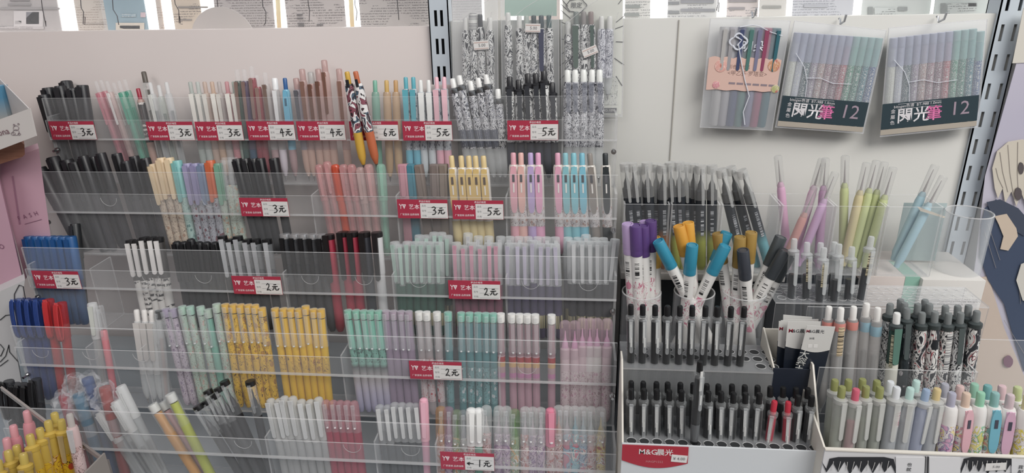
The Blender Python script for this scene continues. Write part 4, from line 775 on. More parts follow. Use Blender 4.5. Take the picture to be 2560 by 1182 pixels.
# ---- three coloured packs on the right board
def colour_pack(label, px, Y):
    e = empty('pen_pack', label, 'pen pack', at(*px[0], Y))
    quadprism(e, 'film_front', px, Y-0.0125, .0005, FILM2); quadprism(e, 'film_back', px, Y, .0005, FILM)
    line_tube(e, 'film_edge', px, Y-.011, .0008, EDGE, True)
    return e
FILM2 = clear('#eef1f8', 0.13, 0.10)
def lerp2(a, b, t): return (a[0]+(b[0]-a[0])*t, a[1]+(b[1]-a[1])*t)
PY = 0.940
q1 = [(1776, 46), (1976, 52), (1930, 326), (1750, 318)]
e1 = colour_pack('clear film pack of markers with a peach paper band', q1, PY)
cols = ['#b4b2b0', '#a6a4a8', '#454f74', '#4d7a74', '#7c7c98', '#9c4a68', '#2e6470']
nms = ['pale grey', 'light grey', 'navy', 'green', 'lavender', 'plum', 'deep teal']
for i, c in enumerate(cols):
    t0 = (i+.9)/8.0; T = lerp2((1790, 62), (1962, 66), t0+.02); Bm = lerp2((1762, 312), (1920, 318), t0+.02)
    free('marker_pen', 'cap', dict(bar=P(c, .4), cap=P(c, .4), r=.0060, cr=.0064, capl=.06, flat=1, clip=P(c, .3), cw=.005), '%s marker in film' % nms[i], 'behind the peach band', [(T[0], T[1], Bm[0], Bm[1])], PY-.0065, PY-.0065, 'marker')
def sub(q, s0, t0, s1, t1):
    f = lambda s, t: lerp2(lerp2(q[0], q[1], s), lerp2(q[3], q[2], s), t)
    return [f(s0, t0), f(s1, t0), f(s1, t1), f(s0, t1)]
band = sub(q1, .03, .36, .97, .65); o_ = e1.location
Pb = [at(*lerp2(band[0], band[1], i/24), PY-.0135)-o_+Vector((0, 0, .0022*abs(math.sin(math.pi*i/4)))) for i in range(25)]+[at(*lerp2(band[2], band[3], i/24), PY-.0135)-o_+Vector((0, 0, .0006*math.sin(i))) for i in range(25)]
link('paper_band', mesh('paper_band', extrude(Pb, (0, -.0006, 0)), plastic('#dcb6a8', .5), False), e1)
def lettering(e, s, size, uv, Y, m, bold=False, rot=0.0, nm='lettering', al='CENTER', italic=0):
    o = link(nm, text_mesh(s, size, m, bold, al), e, at(uv[0], uv[1], Y)-e.location); o.rotation_euler = (0, rot, 0); return o
WL = plastic('#d9dde6', .3); BR = plastic('#8a6a62', .5)
lettering(e1, '叨朵', .0155, (1883, 118), PY-.0138, WL, True, .05, 'logo_lettering')
c_ = at(1846, 104, PY-.0140)-o_; bm = bmesh.new(); tube([(c_.x+.010*math.cos(a)*(1+.12*math.cos(4*a)), c_.y, c_.z+.009*math.sin(a)*(1+.12*math.cos(4*a))) for a in [2*math.pi*i/32 for i in range(32)]], .0013, bm, 6, True); tube([(c_.x-.004, c_.y, c_.z+.006), (c_.x+.004, c_.y, c_.z+.002), (c_.x-.001, c_.y, c_.z-.005)], .0012, bm)
link('round_logo', mesh('round_logo', bm, WL), e1)
lettering(e1, '彩色荧光笔', .0055, (1848, 168), PY-.0142, BR, True, .04, 'badge_lettering'); lettering(e1, '<甲乙多·罗塔亚>', .0068, (1868, 185), PY-.0142, BR, False, .05, 'title_lettering')
for i in range(6): quadprism(e1, 'flavour_pill', [(1822+i*20, 205+i*1.2), (1838+i*20, 206+i*1.2), (1837+i*20, 211+i*1.2), (1821+i*20, 210+i*1.2)], PY-.0140, .0003, plastic('#8f8088', .5))
for (u, v, r_, c) in ((1802, 165, 15, '#e0a59a'), (1935, 164, 15, '#d0946e'), (1938, 222, 10, '#b4b878'), (1790, 212, 9, '#d89098')):
    c0 = at(u, v, PY-.0141)-o_; rr = r_*.00052
    bm = lathe([(0, 0), (rr, 0), (rr*.98, .0005), (rr*.4, .0008), (0, .0008)], 20); bmesh.ops.rotate(bm, verts=bm.verts, matrix=Matrix.Rotation(math.pi/2, 3, 'X')); bmesh.ops.translate(bm, verts=bm.verts, vec=c0)
    link('fruit_print', mesh('fruit_print', bm, pattern('doodle', c, '#f0d8cc', '#c87868', scale=.6)), e1)
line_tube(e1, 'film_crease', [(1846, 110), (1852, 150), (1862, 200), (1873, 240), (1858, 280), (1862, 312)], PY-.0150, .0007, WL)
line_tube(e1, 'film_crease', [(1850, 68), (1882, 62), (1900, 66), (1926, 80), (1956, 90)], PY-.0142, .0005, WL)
hang_hook('steel hook behind the peach banded pack', 1880, 56, PY-.002)
GL = ['#bfc2b6', '#b3b8c4', '#3e5c62', '#8d7f92', '#a58a86', '#96707a', '#7f5a68', '#a8505a', '#3f8a6c', '#2f7a66', '#2c7480', '#3a5a88']
GN = ['silver', 'pale lilac', 'dark teal', 'mauve', 'rose gold', 'copper', 'plum', 'red', 'emerald', 'jade', 'petrol', 'blue']
for lab, q, where in (('glitter pen pack with a dark label, middle of the right board', [(1986, 52), (2216, 76), (2158, 334), (1938, 318)], 'of the middle glitter pack'),
                      ('glitter pen pack tilted the other way, beside the right post', [(2222, 70), (2468, 48), (2444, 318), (2200, 342)], 'of the pack by the right post')):
    e = colour_pack(lab, q, PY); S = 1 if 'middle' in where else -1
    for i, c in enumerate(GL):
        s = (i+.75)/12.5
        T = sub(q, s, .09, s, .9)[0]; Bm = sub(q, s, .09, s, .95)[3]
        free('gel_pen', 'cap', dict(bar=pattern('glitter', c, '#d5dad8', rough=.3), cap=tint('#aeb6d0' if i < 8 else '#98c8c4', .55, .2), plug=P('#a4a6b0', .4), r=.0046, cr=.0050, capl=.036, flat=1, label=pattern('bars', c, '#c9ccc9'), la=(-1.75, -1.40, .035, .075)), '%s glitter pen in film' % GN[i], where, [(T[0], T[1], Bm[0], Bm[1])], PY-.0062, PY-.0062, roll=0)
    lb = sub(q, .02 if S > 0 else .0, .70, .985, .935); quadprism(e, 'dark_label', lb, PY-.0132, .0005, plastic('#2f4149', .35))
    ft = sub(q, .02 if S > 0 else .0, .938, .985, .985); quadprism(e, 'foil_foot', ft, PY-.0132, .0005, plastic('#c9bfb0', .2, .3))
    rot = .10*S if S > 0 else -.115
    f = lambda s, t: sub(q, s, t, s, t+.01)[0]
    LW = plastic('#dcd9dc', .35); PK_ = plastic('#dc6ca4', .35)
    lettering(e, '閃光', .0205, f(.325, .835), PY-.0140, LW, True, rot, 'title_lettering'); lettering(e, '筆', .0205, f(.535, .835), PY-.0140, PK_, True, rot, 'title_character')
    lettering(e, '12', .0250, f(.80, .81), PY-.0140, plastic('#b9a4b4', .3, .3), False, rot, 'count_lettering')
    for j, chh in enumerate('金屬色'): lettering(e, chh, .0060, f(.115, .78+j*.052), PY-.0140, LW, False, rot, 'side_lettering')
    lettering(e, 'bitogen色谱  BT-988 1.0mm', .0050, f(.36, .735), PY-.0140, LW, False, rot, 'maker_lettering')
    line_tube(e, 'label_box', sub(q, .16, .715, .60, .76), PY-.0138, .0002, LW, True)
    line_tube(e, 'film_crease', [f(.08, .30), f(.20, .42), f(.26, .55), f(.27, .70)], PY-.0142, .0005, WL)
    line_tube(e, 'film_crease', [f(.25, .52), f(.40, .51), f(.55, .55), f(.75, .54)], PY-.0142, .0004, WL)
    hang_hook('steel hook behind the pack ' + where, f(.5, .03)[0], f(.5, .03)[1], PY-.002)
# ================================================================== right: clear bins of upright pens
def shell(e, nm, x0, y0, z0, x1, y1, z1, t=.0022, m=(ACRT, EDGE), floor=True, front=None):
    """open-topped bin of five acrylic sheets (local to e); each wall is a part"""
    zf = z1 if front is None else front
    L_ = [('bin_front', sheet(x0, y0, z0, x1, y0+t, zf)), ('bin_back', sheet(x0, y1-t, z0, x1, y1, z1)), ('bin_side', sheet(x0, y0+t, z0, x0+t, y1-t, z1, 'x')), ('bin_side', sheet(x1-t, y0+t, z0, x1, y1-t, z1, 'x'))]
    if floor: L_.append(('bin_floor', sheet(x0+t, y0+t, z0, x1-t, y1-t, z0+t, 'z')))
    for n_, b in L_: link(n_, mesh(n_, b, list(m), False), e)
YF, YBK = 0.845, 0.898
zt = at(2100, 516, YF).z; zb = at(2100, 688, YF).z
def clear_bin(u0, u1, label, name='acrylic_bin'):
    x0 = xfor(u0, YF, zt); x1 = xfor(u1, YF, zt)
    e = empty(name, label, 'pen bin', (x0, YF, zb)); shell(e, '', 0, 0, 0, x1-x0, YBK-YF, zt-zb); return e
EDGE2 = clear('#8f9494', .5, .15)
clear_bin(1560, 1676, 'clear acrylic bin holding orange gradient markers'); clear_bin(1679, 1803, 'clear acrylic bin holding lime gradient markers'); clear_bin(1806, 1954, 'clear acrylic bin holding teal gradient markers')
clear_bin(1957, 2089, 'clear acrylic bin holding pink and lilac pens'); clear_bin(2092, 2219, 'clear acrylic bin holding yellow-green pens'); clear_bin(2222, 2362, 'clear acrylic bin holding pale blue pens')
ZB2 = at(2100, 688, YF).z
def xz(u, y): return xfor(u, y, ZB2)
bm = boxbm(xz(1552, YF), YF-.004, ZB2-.010, xz(1962, YF), .944, ZB2-.0005, None, .001)
shelf2 = struct('trim_shelf', mesh('trim_shelf', bm, P('#cfcac4', .4)))
# dark block carrying the shelf, shade under it put into its colour
def carton(name, label, u0, u1, v0, v1, Yf, Yb, m, cat='box', ztop=None, zbot=None):
    z1 = at((u0+u1)/2, v0, Yf).z if ztop is None else ztop; z0 = at((u0+u1)/2, v1, Yf).z if zbot is None else zbot
    x0 = xfor(u0, Yf, z1); x1 = xfor(u1, Yf, z1)
    e = empty(name, label, cat, (x0, Yf, z0)); w, d, h = x1-x0, Yb-Yf, z1-z0
    link('carton_body', mesh('carton_body', boxbm(0, 0, 0, w, d, h, None, .0008), m), e); return e, w, d, h
e, w, d, h = carton('stock_box', 'stock box coloured dark for the shade under the marker bins', 1562, 1925, 700, 900, .872, .935, P('#33393c', .5), ztop=ZB2-.0105, zbot=SHELFZ)
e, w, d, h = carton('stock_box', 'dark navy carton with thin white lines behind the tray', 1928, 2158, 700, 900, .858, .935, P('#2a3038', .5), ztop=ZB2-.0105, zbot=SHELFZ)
link('line_print', mesh('line_print', boxbm(.006, -.0003, h*.25, w*.55, 0, h*.255, boxbm(.006, -.0003, h*.55, w*.95, 0, h*.554)), WHT, False), e)
# white stock boxes under the right bins
e, w, d, h = carton('stock_box', 'pinkish white carton with a green stripe, under the blue pen bin', 2160, 2305, 692, 760, .845, .935, P('#d3c6bf', .45), ztop=ZB2-.0006, zbot=SHELFZ)
link('green_stripe', mesh('green_stripe', boxbm(w*.72, -.0004, h*.8, w*.97, .0, h, boxbm(w*.72, -.0004, h, w*.97, d*.6, h+.0003)), P('#8fc0ac', .4), False), e)
link('small_print', mesh('small_print', boxbm(w*.2, -.0004, h*.55, w*.9, 0, h*.72), pattern('text', '#cfc3bc', '#8a6a6c', rough=.5, scale=.9), False), e)
e, w, d, h = carton('stock_box', 'white carton with rows of small print, under the round cup', 2308, 2466, 694, 760, .838, .935, P('#d6d2cc', .45), ztop=ZB2-.0006, zbot=SHELFZ)
link('small_print', mesh('small_print', boxbm(w*.08, -.0004, h*.56, w*.95, 0, h*.9), pattern('text', '#d2cdc9', '#97928f', rough=.5, scale=.9), False), e)
# round cup at the right
def cup(label, u, vt, vb, halfpx, Y, h=None, m=None, name='round_acrylic_cup'):
    c = at(u, vt, Y); b = at(u, vb, Y); r = (at(u+halfpx, vt, Y)-c).x; H = h or (c.z-b.z)
    e = empty(name, label, 'pen cup', (c.x, Y, c.z-H)); m = m or ACRT; t = .0018
    link('cup_wall', mesh('cup_wall', lathe([(0, 0), (r-.001, 0), (r, .001), (r, H), (r-t, H), (r-t, t*1.5), (0, t*1.5)], 40), m), e)
    bm = bmesh.new(); tube([((r-t/2)*math.cos(a), (r-t/2)*math.sin(a), H) for a in [2*math.pi*i/40 for i in range(40)]], .0009, bm, 6, True)
    link('cup_rim', mesh('cup_rim', bm, EDGE), e); return e, r, H
cup('empty round clear cup beside the right post', 2424, 530, 702, 57, .873, m=clear('#dfe3e6', .12, .06))
# gradient markers in the first three bins
def gm(c): return dict(bar=pattern('bands', 'soft', '#fff', opts=((0, c), (.040, c), (.058, '#30363c'), (.10, '#22272e'), (.16, '#22272e'))), cap=tint('#d9d9d6', .16, .08), clip=tint('#d0d2d0', .3, .1), cw=.0045, cth=.0018, r=.0066, cr=.0074, capl=.046, neck=P('#2c3034', .4), plug=tint('#c9c9c6', .5), c0=-.006, label=pattern('bars', '#2a2f36', '#b9bcc0', opts='Z'), la=(-1.9, -1.3, .05, .085))
OR, LM, TE = '#c9824f', '#a9b04a', '#6fb0bb'
free('brush_pen', 'cap', gm(OR), 'black to orange gradient brush marker', 'in the first clear bin', [(1562, 409, 1590, 672), (1580, 406, 1606, 672), (1600, 411, 1618, 670, {'dy': .01}), (1617, 405, 1632, 672), (1640, 410, 1645, 672, {'dy': .012}), (1657, 414, 1660, 672)], .866, .858, 'brush marker')
free('brush_pen', 'cap', gm(LM), 'black to lime gradient brush marker', 'in the second clear bin', [(1675, 402, 1692, 672), (1697, 404, 1706, 672), (1714, 405, 1722, 672, {'dy': .012}), (1733, 408, 1736, 674, {'dy': .012}), (1752, 411, 1752, 674), (1780, 408, 1780, 674)], .866, .858, 'brush marker')
free('brush_pen', 'cap', gm(TE), 'black to teal gradient brush marker', 'tilted in the third bin', [(1801, 421, 1862, 680), (1826, 419, 1892, 676, {'dy': .014}), (1852, 421, 1926, 672, {'dy': -.001})], .864, .858, 'brush marker', roll=.3)
def pa(c): return dict(bar=P(c, .4), cap=tint('#d3d3d0', .22, .10), nib=P('#a9a3a3', .3), r=.0054)
free('gel_pen', 'bare', pa('#d9a9c6'), 'pastel pen with nib upward', 'in the pink pen bin', [(1945, 392, 1972, 676, {'desc': 'upright pink pen with nib upward', 'dy': .016}), (2056, 396, 1985, 640, {'desc': 'steep pink pen with nib upward', 'dy': .010}), (2064, 398, 2044, 672, {'desc': 'steep lilac pen with nib upward', 'bar': P('#cfa4c8', .4)}), (2090, 428, 1995, 664, {'desc': 'tilted lilac pen with nib upward', 'bar': P('#cfa9d0', .4), 'dy': -.006})], .874, .870)
free('gel_pen', 'bare', pa('#d59a94'), 'coral pen tilted behind the dark grey caps', 'in the pink pen bin', [(2040, 470, 1966, 642)], .862, .860)
free('gel_pen', 'bare', pa('#c6cf94'), 'yellow-green pen with nib upward', 'in the yellow-green bin', [(2113, 392, 2106, 672, {'dy': .010}), (2168, 404, 2108, 664, {'bar': P('#d6c99a', .4)}), (2192, 402, 2124, 666), (2212, 406, 2142, 668, {'dy': .006}), (2233, 420, 2160, 668, {'dy': -.004})], .872, .866)
free('gel_pen', 'bare', pa('#a3c3ce'), 'pale blue pen with nib upward', 'in the pale blue bin', [(2340, 410, 2232, 650, {'dy': .006}), (2360, 440, 2240, 668, {'bar': P('#aed0dc', .4), 'dy': -.006})], .868, .862)
tag(link('paper_slip', mesh('paper_slip', extrude([(0, 0, 0), (.036, 0, -.013), (.035, 0, -.015), (.005, 0, -.006)], (0, .0004, 0)), P('#d8cfc0', .5)), None, at(2293, 516, .850)), 'small cream paper slip inside the blue pen bin', 'paper')
tag(link('paper_liner', mesh('paper_liner', boxbm(0, 0, 0, .054, .0005, .082), P('#b2c2c2', .6)), None, (at(2226, 680, .892).x, .892, ZB2+.003)), 'pale blue paper liner at the back of the blue pen bin', 'paper')
# ---- three round cups with white twin-tip markers
CY = .800
cz = at(1700, 728, CY).z
cups = []
for u, hp, lab in ((1604, 50, 'round clear cup of purple-capped markers'), (1736, 52, 'round clear cup of blue and orange markers'), (1861, 56, 'round clear cup of gold and grey markers')):
    cups.append(cup(lab, u, 728, 728, hp, CY, h=.085))
riser_z = cz-.085
e, w, d, h = carton('display_plinth', 'grey plinth under the three round cups', 1556, 1930, 800, 900, .772, .838, P('#8f9294', .5), 'plinth', ztop=riser_z-.0006, zbot=SHELFZ)
FLW = pattern('doodle', '#e6e3df', '#c86a86', '#d88aa0', scale=.33); CODE = pattern('bars', '#e4e2de', '#2c2c2e'); WB = pattern('text', '#e6e4e0', '#cfcac6', scale=.35)
def mk(c): return dict(bar=P('#e6e4e0', .35), cap=P(c, .35), r=.0071, code=CODE, flower=FLW)
def mks(pts, place, dyl=0):
    for i, (ut, vt, ub, vb, c, desc, dy) in enumerate(pts):
        T = at(ut, vt, CY+dy-.002); Bq = at(ub, vb, CY+dy*.55); Bq = T+(Bq-T)*((T.z-(riser_z+.004))/(T.z-Bq.z))
        make_pen('marker_pen', 'marker', mk(c), T, Bq, '%s, %s' % (desc, place), 'marker', 'white twin-tip markers in the round cups', random.uniform(-.5, .2))
mks([(1569, 558, 1584, 800, '#b49ac6', 'lilac-capped white marker', -.006), (1589, 566, 1597, 800, '#5d4080', 'purple-capped white marker', -.012), (1608, 563, 1613, 800, '#593c7c', 'slim view of purple-capped white marker', -.004), (1613, 553, 1606, 800, '#ab90c0', 'half hidden lilac-capped marker', .012), (1627, 553, 1627, 800, '#573a78', 'tall purple-capped white marker', .004), (1637, 592, 1640, 800, '#d9a84a', 'ochre-capped marker', .010)], 'in the left round cup')
mks([(1645, 602, 1748, 800, '#2f8fae', 'sky blue capped marker leaning left', -.012), (1697, 565, 1752, 800, '#dd9a34', 'orange-capped marker', .004), (1720, 552, 1738, 800, '#e0a036', 'tall orange-capped marker', .014), (1731, 610, 1712, 800, '#2f8fae', 'sky blue capped marker nearly upright', -.014), (1817, 582, 1728, 800, '#2b87a4', 'rear sky blue capped marker leaning right', .014), (1814, 614, 1722, 800, '#2f8fae', 'front sky blue capped marker leaning right', -.006)], 'in the middle round cup')
mks([(1794, 580, 1826, 800, '#9a7a3c', 'dark gold capped marker leaning left', .014), (1850, 592, 1838, 800, '#a3823f', 'gold-capped marker', .004), (1878, 583, 1858, 800, '#a8853f', 'gold-capped marker leaning right', .010), (1857, 622, 1872, 800, '#3f434c', 'dark grey capped marker', -.012), (1952, 594, 1862, 800, '#454b4e', 'uppermost dark grey capped marker', .012), (1962, 628, 1864, 800, '#3c4146', 'lower dark grey capped marker', -.004), (1976, 632, 1884, 800, '#3a3f44', 'outermost dark grey capped marker', .006)], 'in the right round cup')
# ---- stepped stand of click pens with the red sign
MY = .640
z1 = at(1800, 1118, MY).z                      # rim of the front box
MX0, MX1 = xfor(1555, MY, z1), xfor(2056, MY, z1)
stand = empty('pen_display_stand', 'white stepped counter stand of black click pens with a red sign', 'display stand', (MX0, MY, SHELFZ))
def sp(nm, bm, m, lab=None, parent=None, smooth=False):
    me = mesh(nm, bm, m, smooth); me.transform(Matrix.Translation(-stand.location)); o = link(nm, me, parent or stand)
    if lab: o['label'] = lab
    return o
CARD = P('#d2d6d9', .4); CARDE = P('#ded8cc', .45)
MB_ = .86
sp('front_board', boxbm(MX0, MY, SHELFZ-.0, MX1, MY+.002, z1, None, .0004), CARD)
struct_z = SHELFZ
zA = at(1750, 925, .700).z                      # upper deck height
for x in (MX0, MX1-.002):
    pts = [(x, MY+.002, SHELFZ), (x, .718, SHELFZ), (x, .718, zA+.012), (x, .700, zA+.012), (x, MY+.002, z1)]
    sp('side_board', extrude(pts, (.002, 0, 0)), CARDE)
dz = z1-.004; XD = xfor(1934, .70, zA)
def deck(y0, y1, z, xa, xb, holes, nm):
    sp(nm, sheet(xa, y0, z-.002, xb, y1, z, 'z'), [clear('#9a9c9e', .45, .12), EDGE])
    bm = bmesh.new()
    for (x, y) in holes:
        tube([(x+.0058*math.cos(a), y+.0058*math.sin(a), z+.0004) for a in [2*math.pi*i/16 for i in range(16)]], .0005, bm, 5, True)
    sp('hole_rims', bm, EDGE, None, None, True)
    bm = bmesh.new()
    for (x, y) in holes: lathe([(0, z+.0001), (.0054, z+.0001), (.0054, z+.0003), (0, z+.0003)], 16, x, y, bm)
    sp('hole_shade_discs', bm, P('#2b2d2f', .6))  # flat dark discs on the deck, shade inside the holes as colour
XS = [xfor(1578+i*31.6*(1+.002*i), .655, dz) for i in range(15)]
YB_ = [.650, .668, .686]
deck(MY+.002, .700, dz, MX0+.002, MX1-.002, [(x, YB_[0]) for x in XS], 'lower_deck')
XA = [xfor(1580+i*31.5, .725, zA) for i in range(12)]
deck(.700, .762, zA, MX0+.002, XD, [(x, y) for x in XA for y in (.712, .728, .744) if not (y < .72 and x < XA[10]-.001)], 'upper_deck')
sp('riser_panel', sheet(MX0+.002, .700, dz, XD, .7018, zA-.002), [clear('#a9acae', .30, .08), EDGE])
sp('riser_core', boxbm(MX0+.003, .7535, SHELFZ, XD, .757, zA-.004), P('#8b8b8b', .5))
bm = bmesh.new(); W0 = (at(1722, 1110, MY).x-MX0)
pts = [(MX0+.0004, MY-.0006, z1-.001), (MX0+W0, MY-.0006, z1-.0008)]
zb_l = at(1555, 1148, MY).z; zb_m = at(1665, 1170, MY).z; zb_r = at(1720, 1157, MY).z
for i in range(13):
    t = 1-i/12; pts.append((MX0+.0004+W0*t, MY-.0006, zb_l*(1-t)+zb_r*t-(.0085)*math.sin(math.pi*t)))
sg = sp('red_sign', extrude(pts, (0, -.0006, 0)), P('#b8283a', .3))
so = stand.location
def sl(s, size, u, v, m, bold=True):
    o = link('sign_lettering', text_mesh(s, size, m, bold), sg, at(u, v, MY-.0014)-so); return o
sl('M&G', .0098, 1620, 1130, WHT); sl('晨光', .0094, 1662, 1132, WHT); sl('HAGP1552', .0042, 1636, 1154, plastic('#d88a90', .4), False)
st = link('price_sticker', mesh('price_sticker', boxbm(-.0088, -.0004, -.0048, .0088, 0, .0048), WHT, False), sg, at(1698, 1146, MY-.0014)-so); st.rotation_euler = (0, .06, 0)
link('sticker_lettering', text_mesh('¥ 4.00', .0052, GTXT), sg, at(1698, 1147, MY-.0022)-so)
MGC = dict(bar=clear('#b9bcbe', .05, .08, edge=.30), btn=P('#1a1b1d', .3), br=.0034, r=.0052, fill=P('#17181a', .3), fr=.0043, fz=(.012, .118), clip=tint('#d8dcde', .20, .06), cw=.0050, cl=.044, mark=P('#dcdcd8'), label=P('#d6d6d2', .4), la=(-1.95, -1.35, .085, .112), collar=clear('#c9cccc', .16, .08), tip=P('#2a2a2c'), grip=tint('#555759', .5))
def mg(items, Yp, zdeck, place, desc='black click pen with clear clip'):
    n = len(items)
    for i, it in enumerate(items):
        ut, vt, ux = it[0], it[1], it[2]; C = dict(MGC)
        if len(it) > 3: C.update(it[3])
        T = at(ut, vt, Yp+.004); x = xfor(ux, Yp, zdeck); q = Vector((x, Yp, zdeck)); d_ = (q-T).normalized()
        Bq = T+d_*.132
        nmm = 'red click pen with clear clip' if len(it) > 3 else desc
        make_pen('gel_pen', 'click', C, T, Bq, '%s, %s from left %s' % (nmm, ORD[i], place), 'pen', 'black click pens in the stepped stand', random.choice((-.35, 0, 0, .35, .45)))
mg([(1577, 760, 1577), (1607, 761, 1605), (1638, 762, 1636), (1669, 763, 1665), (1700, 763, 1696), (1731, 763, 1725), (1764, 764, 1757), (1794, 765, 1786), (1828, 766, 1818), (1861, 766, 1849)], .714, zA, 'on the upper deck')
REDC = {'btn': P('#c43042', .3), 'fill': P('#b82a40', .3)}
mg([(1578, 952, 1577), (1608, 953, 1607), (1641, 954, 1640), (1669, 955, 1668), (1701, 956, 1700), (1733, 957, 1732), (1767, 959, 1764), (1796, 960, 1794), (1830, 960, 1828), (1862, 962, 1860), (1894, 963, 1892), (1926, 965, 1922), (1958, 966, 1955), (1990, 968, 1986), (2020, 969, 2014)], .680, dz, 'in the lower rear row')
mg([(1578, 971, 1577), (1610, 971, 1608), (1642, 972, 1640), (1673, 974, 1672), (1704, 975, 1702), (1771, 977, 1767), (1803, 978, 1799), (1834, 980, 1828), (1864, 981, 1858), (1899, 982, 1890), (1937, 1001, 1922, REDC), (1971, 1003, 1964, REDC), (1996, 987, 1984), (2030, 988, 2016)], .664, dz, 'in the lower front row')
T = at(1751, 898, .650); x = xfor(1735, .650, dz); Bq = Vector((x, .650, dz-.012))
make_pen('gel_pen', 'click', dict(MGC, gz=.04, grip=tint('#7c7f82', .55)), T, Bq, 'tall black click pen leaning out of the front row', 'pen', None, .4)
# ---- navy box of refill packs
NV = P('#252b38', .4)
bz1 = at(1985, 922, .7035).z; bx0 = xfor(1934, .7035, bz1); bx1 = xfor(2035, .7035, bz1)
e = empty('refill_box', 'navy open box holding refill packs beside the black pens', 'box', (bx0, .7035, SHELFZ+.0)); hh = bz1-SHELFZ; ww = bx1-bx0
link('box_front', mesh('box_front', boxbm(0, 0, 0, ww, .0015, hh, None, .0003), NV, False), e)
link('box_back', mesh('box_back', boxbm(0, .058, 0, ww, .060, hh+.02, None, .0003), P('#d6d0c4', .45), False), e)
for x in (0, ww-.0018): link('box_side', mesh('box_side', extrude([(x, .0015, 0), (x, .058, 0), (x, .058, hh+.022), (x, .0015, hh)], (.0018, 0, 0)), P('#d6d0c4', .45), False), e)
def refill(label, q, vb, Y, lets=True):
    e = empty('refill_pack', label, 'refill pack', at(*q[3], Y)); o = e.location
    mid = .30
    top = sub(q, 0, 0, 1, mid); P4 = [at(*p, Y)-o for p in top]
    arc = [P4[2]+(P4[3]-P4[2])*(i/10)+Vector((0, 0, -.0035*math.sin(math.pi*i/10))) for i in range(11)]
    link('foil_body', mesh('foil_body', extrude([at(*p, Y)-o for p in sub(q, 0, mid-.05, 1, 1)], (0, .002, 0)), P('#232a36', .25)), e)
    link('white_header', mesh('white_header', extrude([P4[0], P4[1]]+arc, (0, -.0006, 0)), P('#d2d1cd', .4), False), e)
    return e
r5 = refill('rearmost refill pack, only its white top shows', [(1958, 786), (2030, 792), (2028, 1000), (1950, 1000)], 0, .738)
r4 = refill('second refill pack from the back, slightly turned', [(1952, 800), (2046, 797), (2036, 1000), (1946, 1000)], 0, .730)
r3 = refill('left refill pack, half covered by the middle one', [(1947, 802), (2006, 804), (2000, 1010), (1937, 1010)], 0, .722)
r2 = refill('middle refill pack with the maker lettering in full', [(1969, 803), (2052, 803), (2030, 1010), (1950, 1010)], 0, .714)
r1 = refill('front refill pack leaning right with large silver characters', [(2017, 813), (2088, 816), (2040, 1010), (1968, 1010)], 0, .706)
def rl(e, s, size, u, v, Y, m, rot=0, bold=True): o = link('lettering', text_mesh(s, size, m, bold), e, at(u, v, Y)-e.location); o.rotation_euler = (0, rot, 0)
MR, MK = P('#a8283c', .4), P('#2c3038', .4)
rl(r3, 'M', .0062, 1953, 822, .7212, MR); rl(r2, 'M', .0068, 1977, 827, .7132, MR); rl(r2, '&G晨光', .0058, 2003, 828, .7132, MK)
rl(r1, 'M', .0050, 2020, 828, .7052, MR, .02); rl(r1, '&G晨光', .0050, 2042, 829, .7052, MK, .02); rl(r1, '20支', .0030, 2030, 846, .7052, MK, .02)
rl(r1, '大', .0115, 2010, 887, .7056, P('#b9bab6', .3), .12); rl(r1, '容', .0115, 2003, 905, .7056, P('#b9bab6', .3), .12); rl(r1, '王', .0115, 1997, 921, .7056, P('#b9bab6', .3), .12)
for u in (2025, 2039): quadprism(r1, 'white_badge', [(u-5, 861), (u+5, 861), (u+4, 869), (u-6, 869)], .7056, .0004, WHT)
# ---- clear tray with upright gel pens (rear of the right side)
ty, tz = .765, at(2040, 757, .765).z
tx0, tx1 = xfor(1940, ty, tz), xfor(2474, ty, tz)
tray = empty('acrylic_tray', 'long clear perforated tray carrying clear gel pens', 'pen tray', (tx0, ty, tz))
tw = tx1-tx0; td = .055; th_ = tz-SHELFZ
link('tray_deck', mesh('tray_deck', sheet(0, 0, -.002, tw, td, 0, 'z'), [ACRT, EDGE], False), tray)
link('tray_front', mesh('tray_front', sheet(0, 0, -th_, tw, .002, -.002), [ACRT, EDGE], False), tray)
link('tray_back', mesh('tray_back', sheet(0, td-.002, -th_, tw, td, -.002), [ACRT, EDGE], False), tray)
bm = bmesh.new()
for i in range(20):
    for j in range(3):
        x, y = .010+i*(tw-.02)/19, .012+j*.0155
        tube([(x+.0052*math.cos(a), y+.0052*math.sin(a), .0003) for a in [2*math.pi*k/14 for k in range(14)]], .0004, bm, 5, True)
link('hole_rims', mesh('hole_rims', bm, EDGE), tray)
CG = dict(bar=clear('#c9cdcf', .08, .06, edge=.4), btn=tint('#d9dcdc', .5, .1), br=.0036, r=.0060, fill=P('#22252b', .3), fr=.0040, fz=(.010, .095), clip=tint('#dfe3e4', .3, .05), cw=.0055, cl=.042, collar=tint('#c9cccc', .4), tip=CLR)
CR = dict(CG, label=pattern('bars', '#d5c9a4', '#4a4438'), la=(-2.2, -1.1, .088, .118))
def gel(items, place):
    for i, (ut, vt, ub, vb, dy, C, desc) in enumerate(items):
        T = at(ut, vt, ty+.020+dy); Bq = at(ub, vb, ty+.014+dy); Bq = T+(Bq-T).normalized()*.138
        make_pen('gel_pen', 'click', C, T, Bq, '%s, %s from left %s' % (desc, ORD[i], place), 'pen', 'clear gel pens in the long tray', .3)
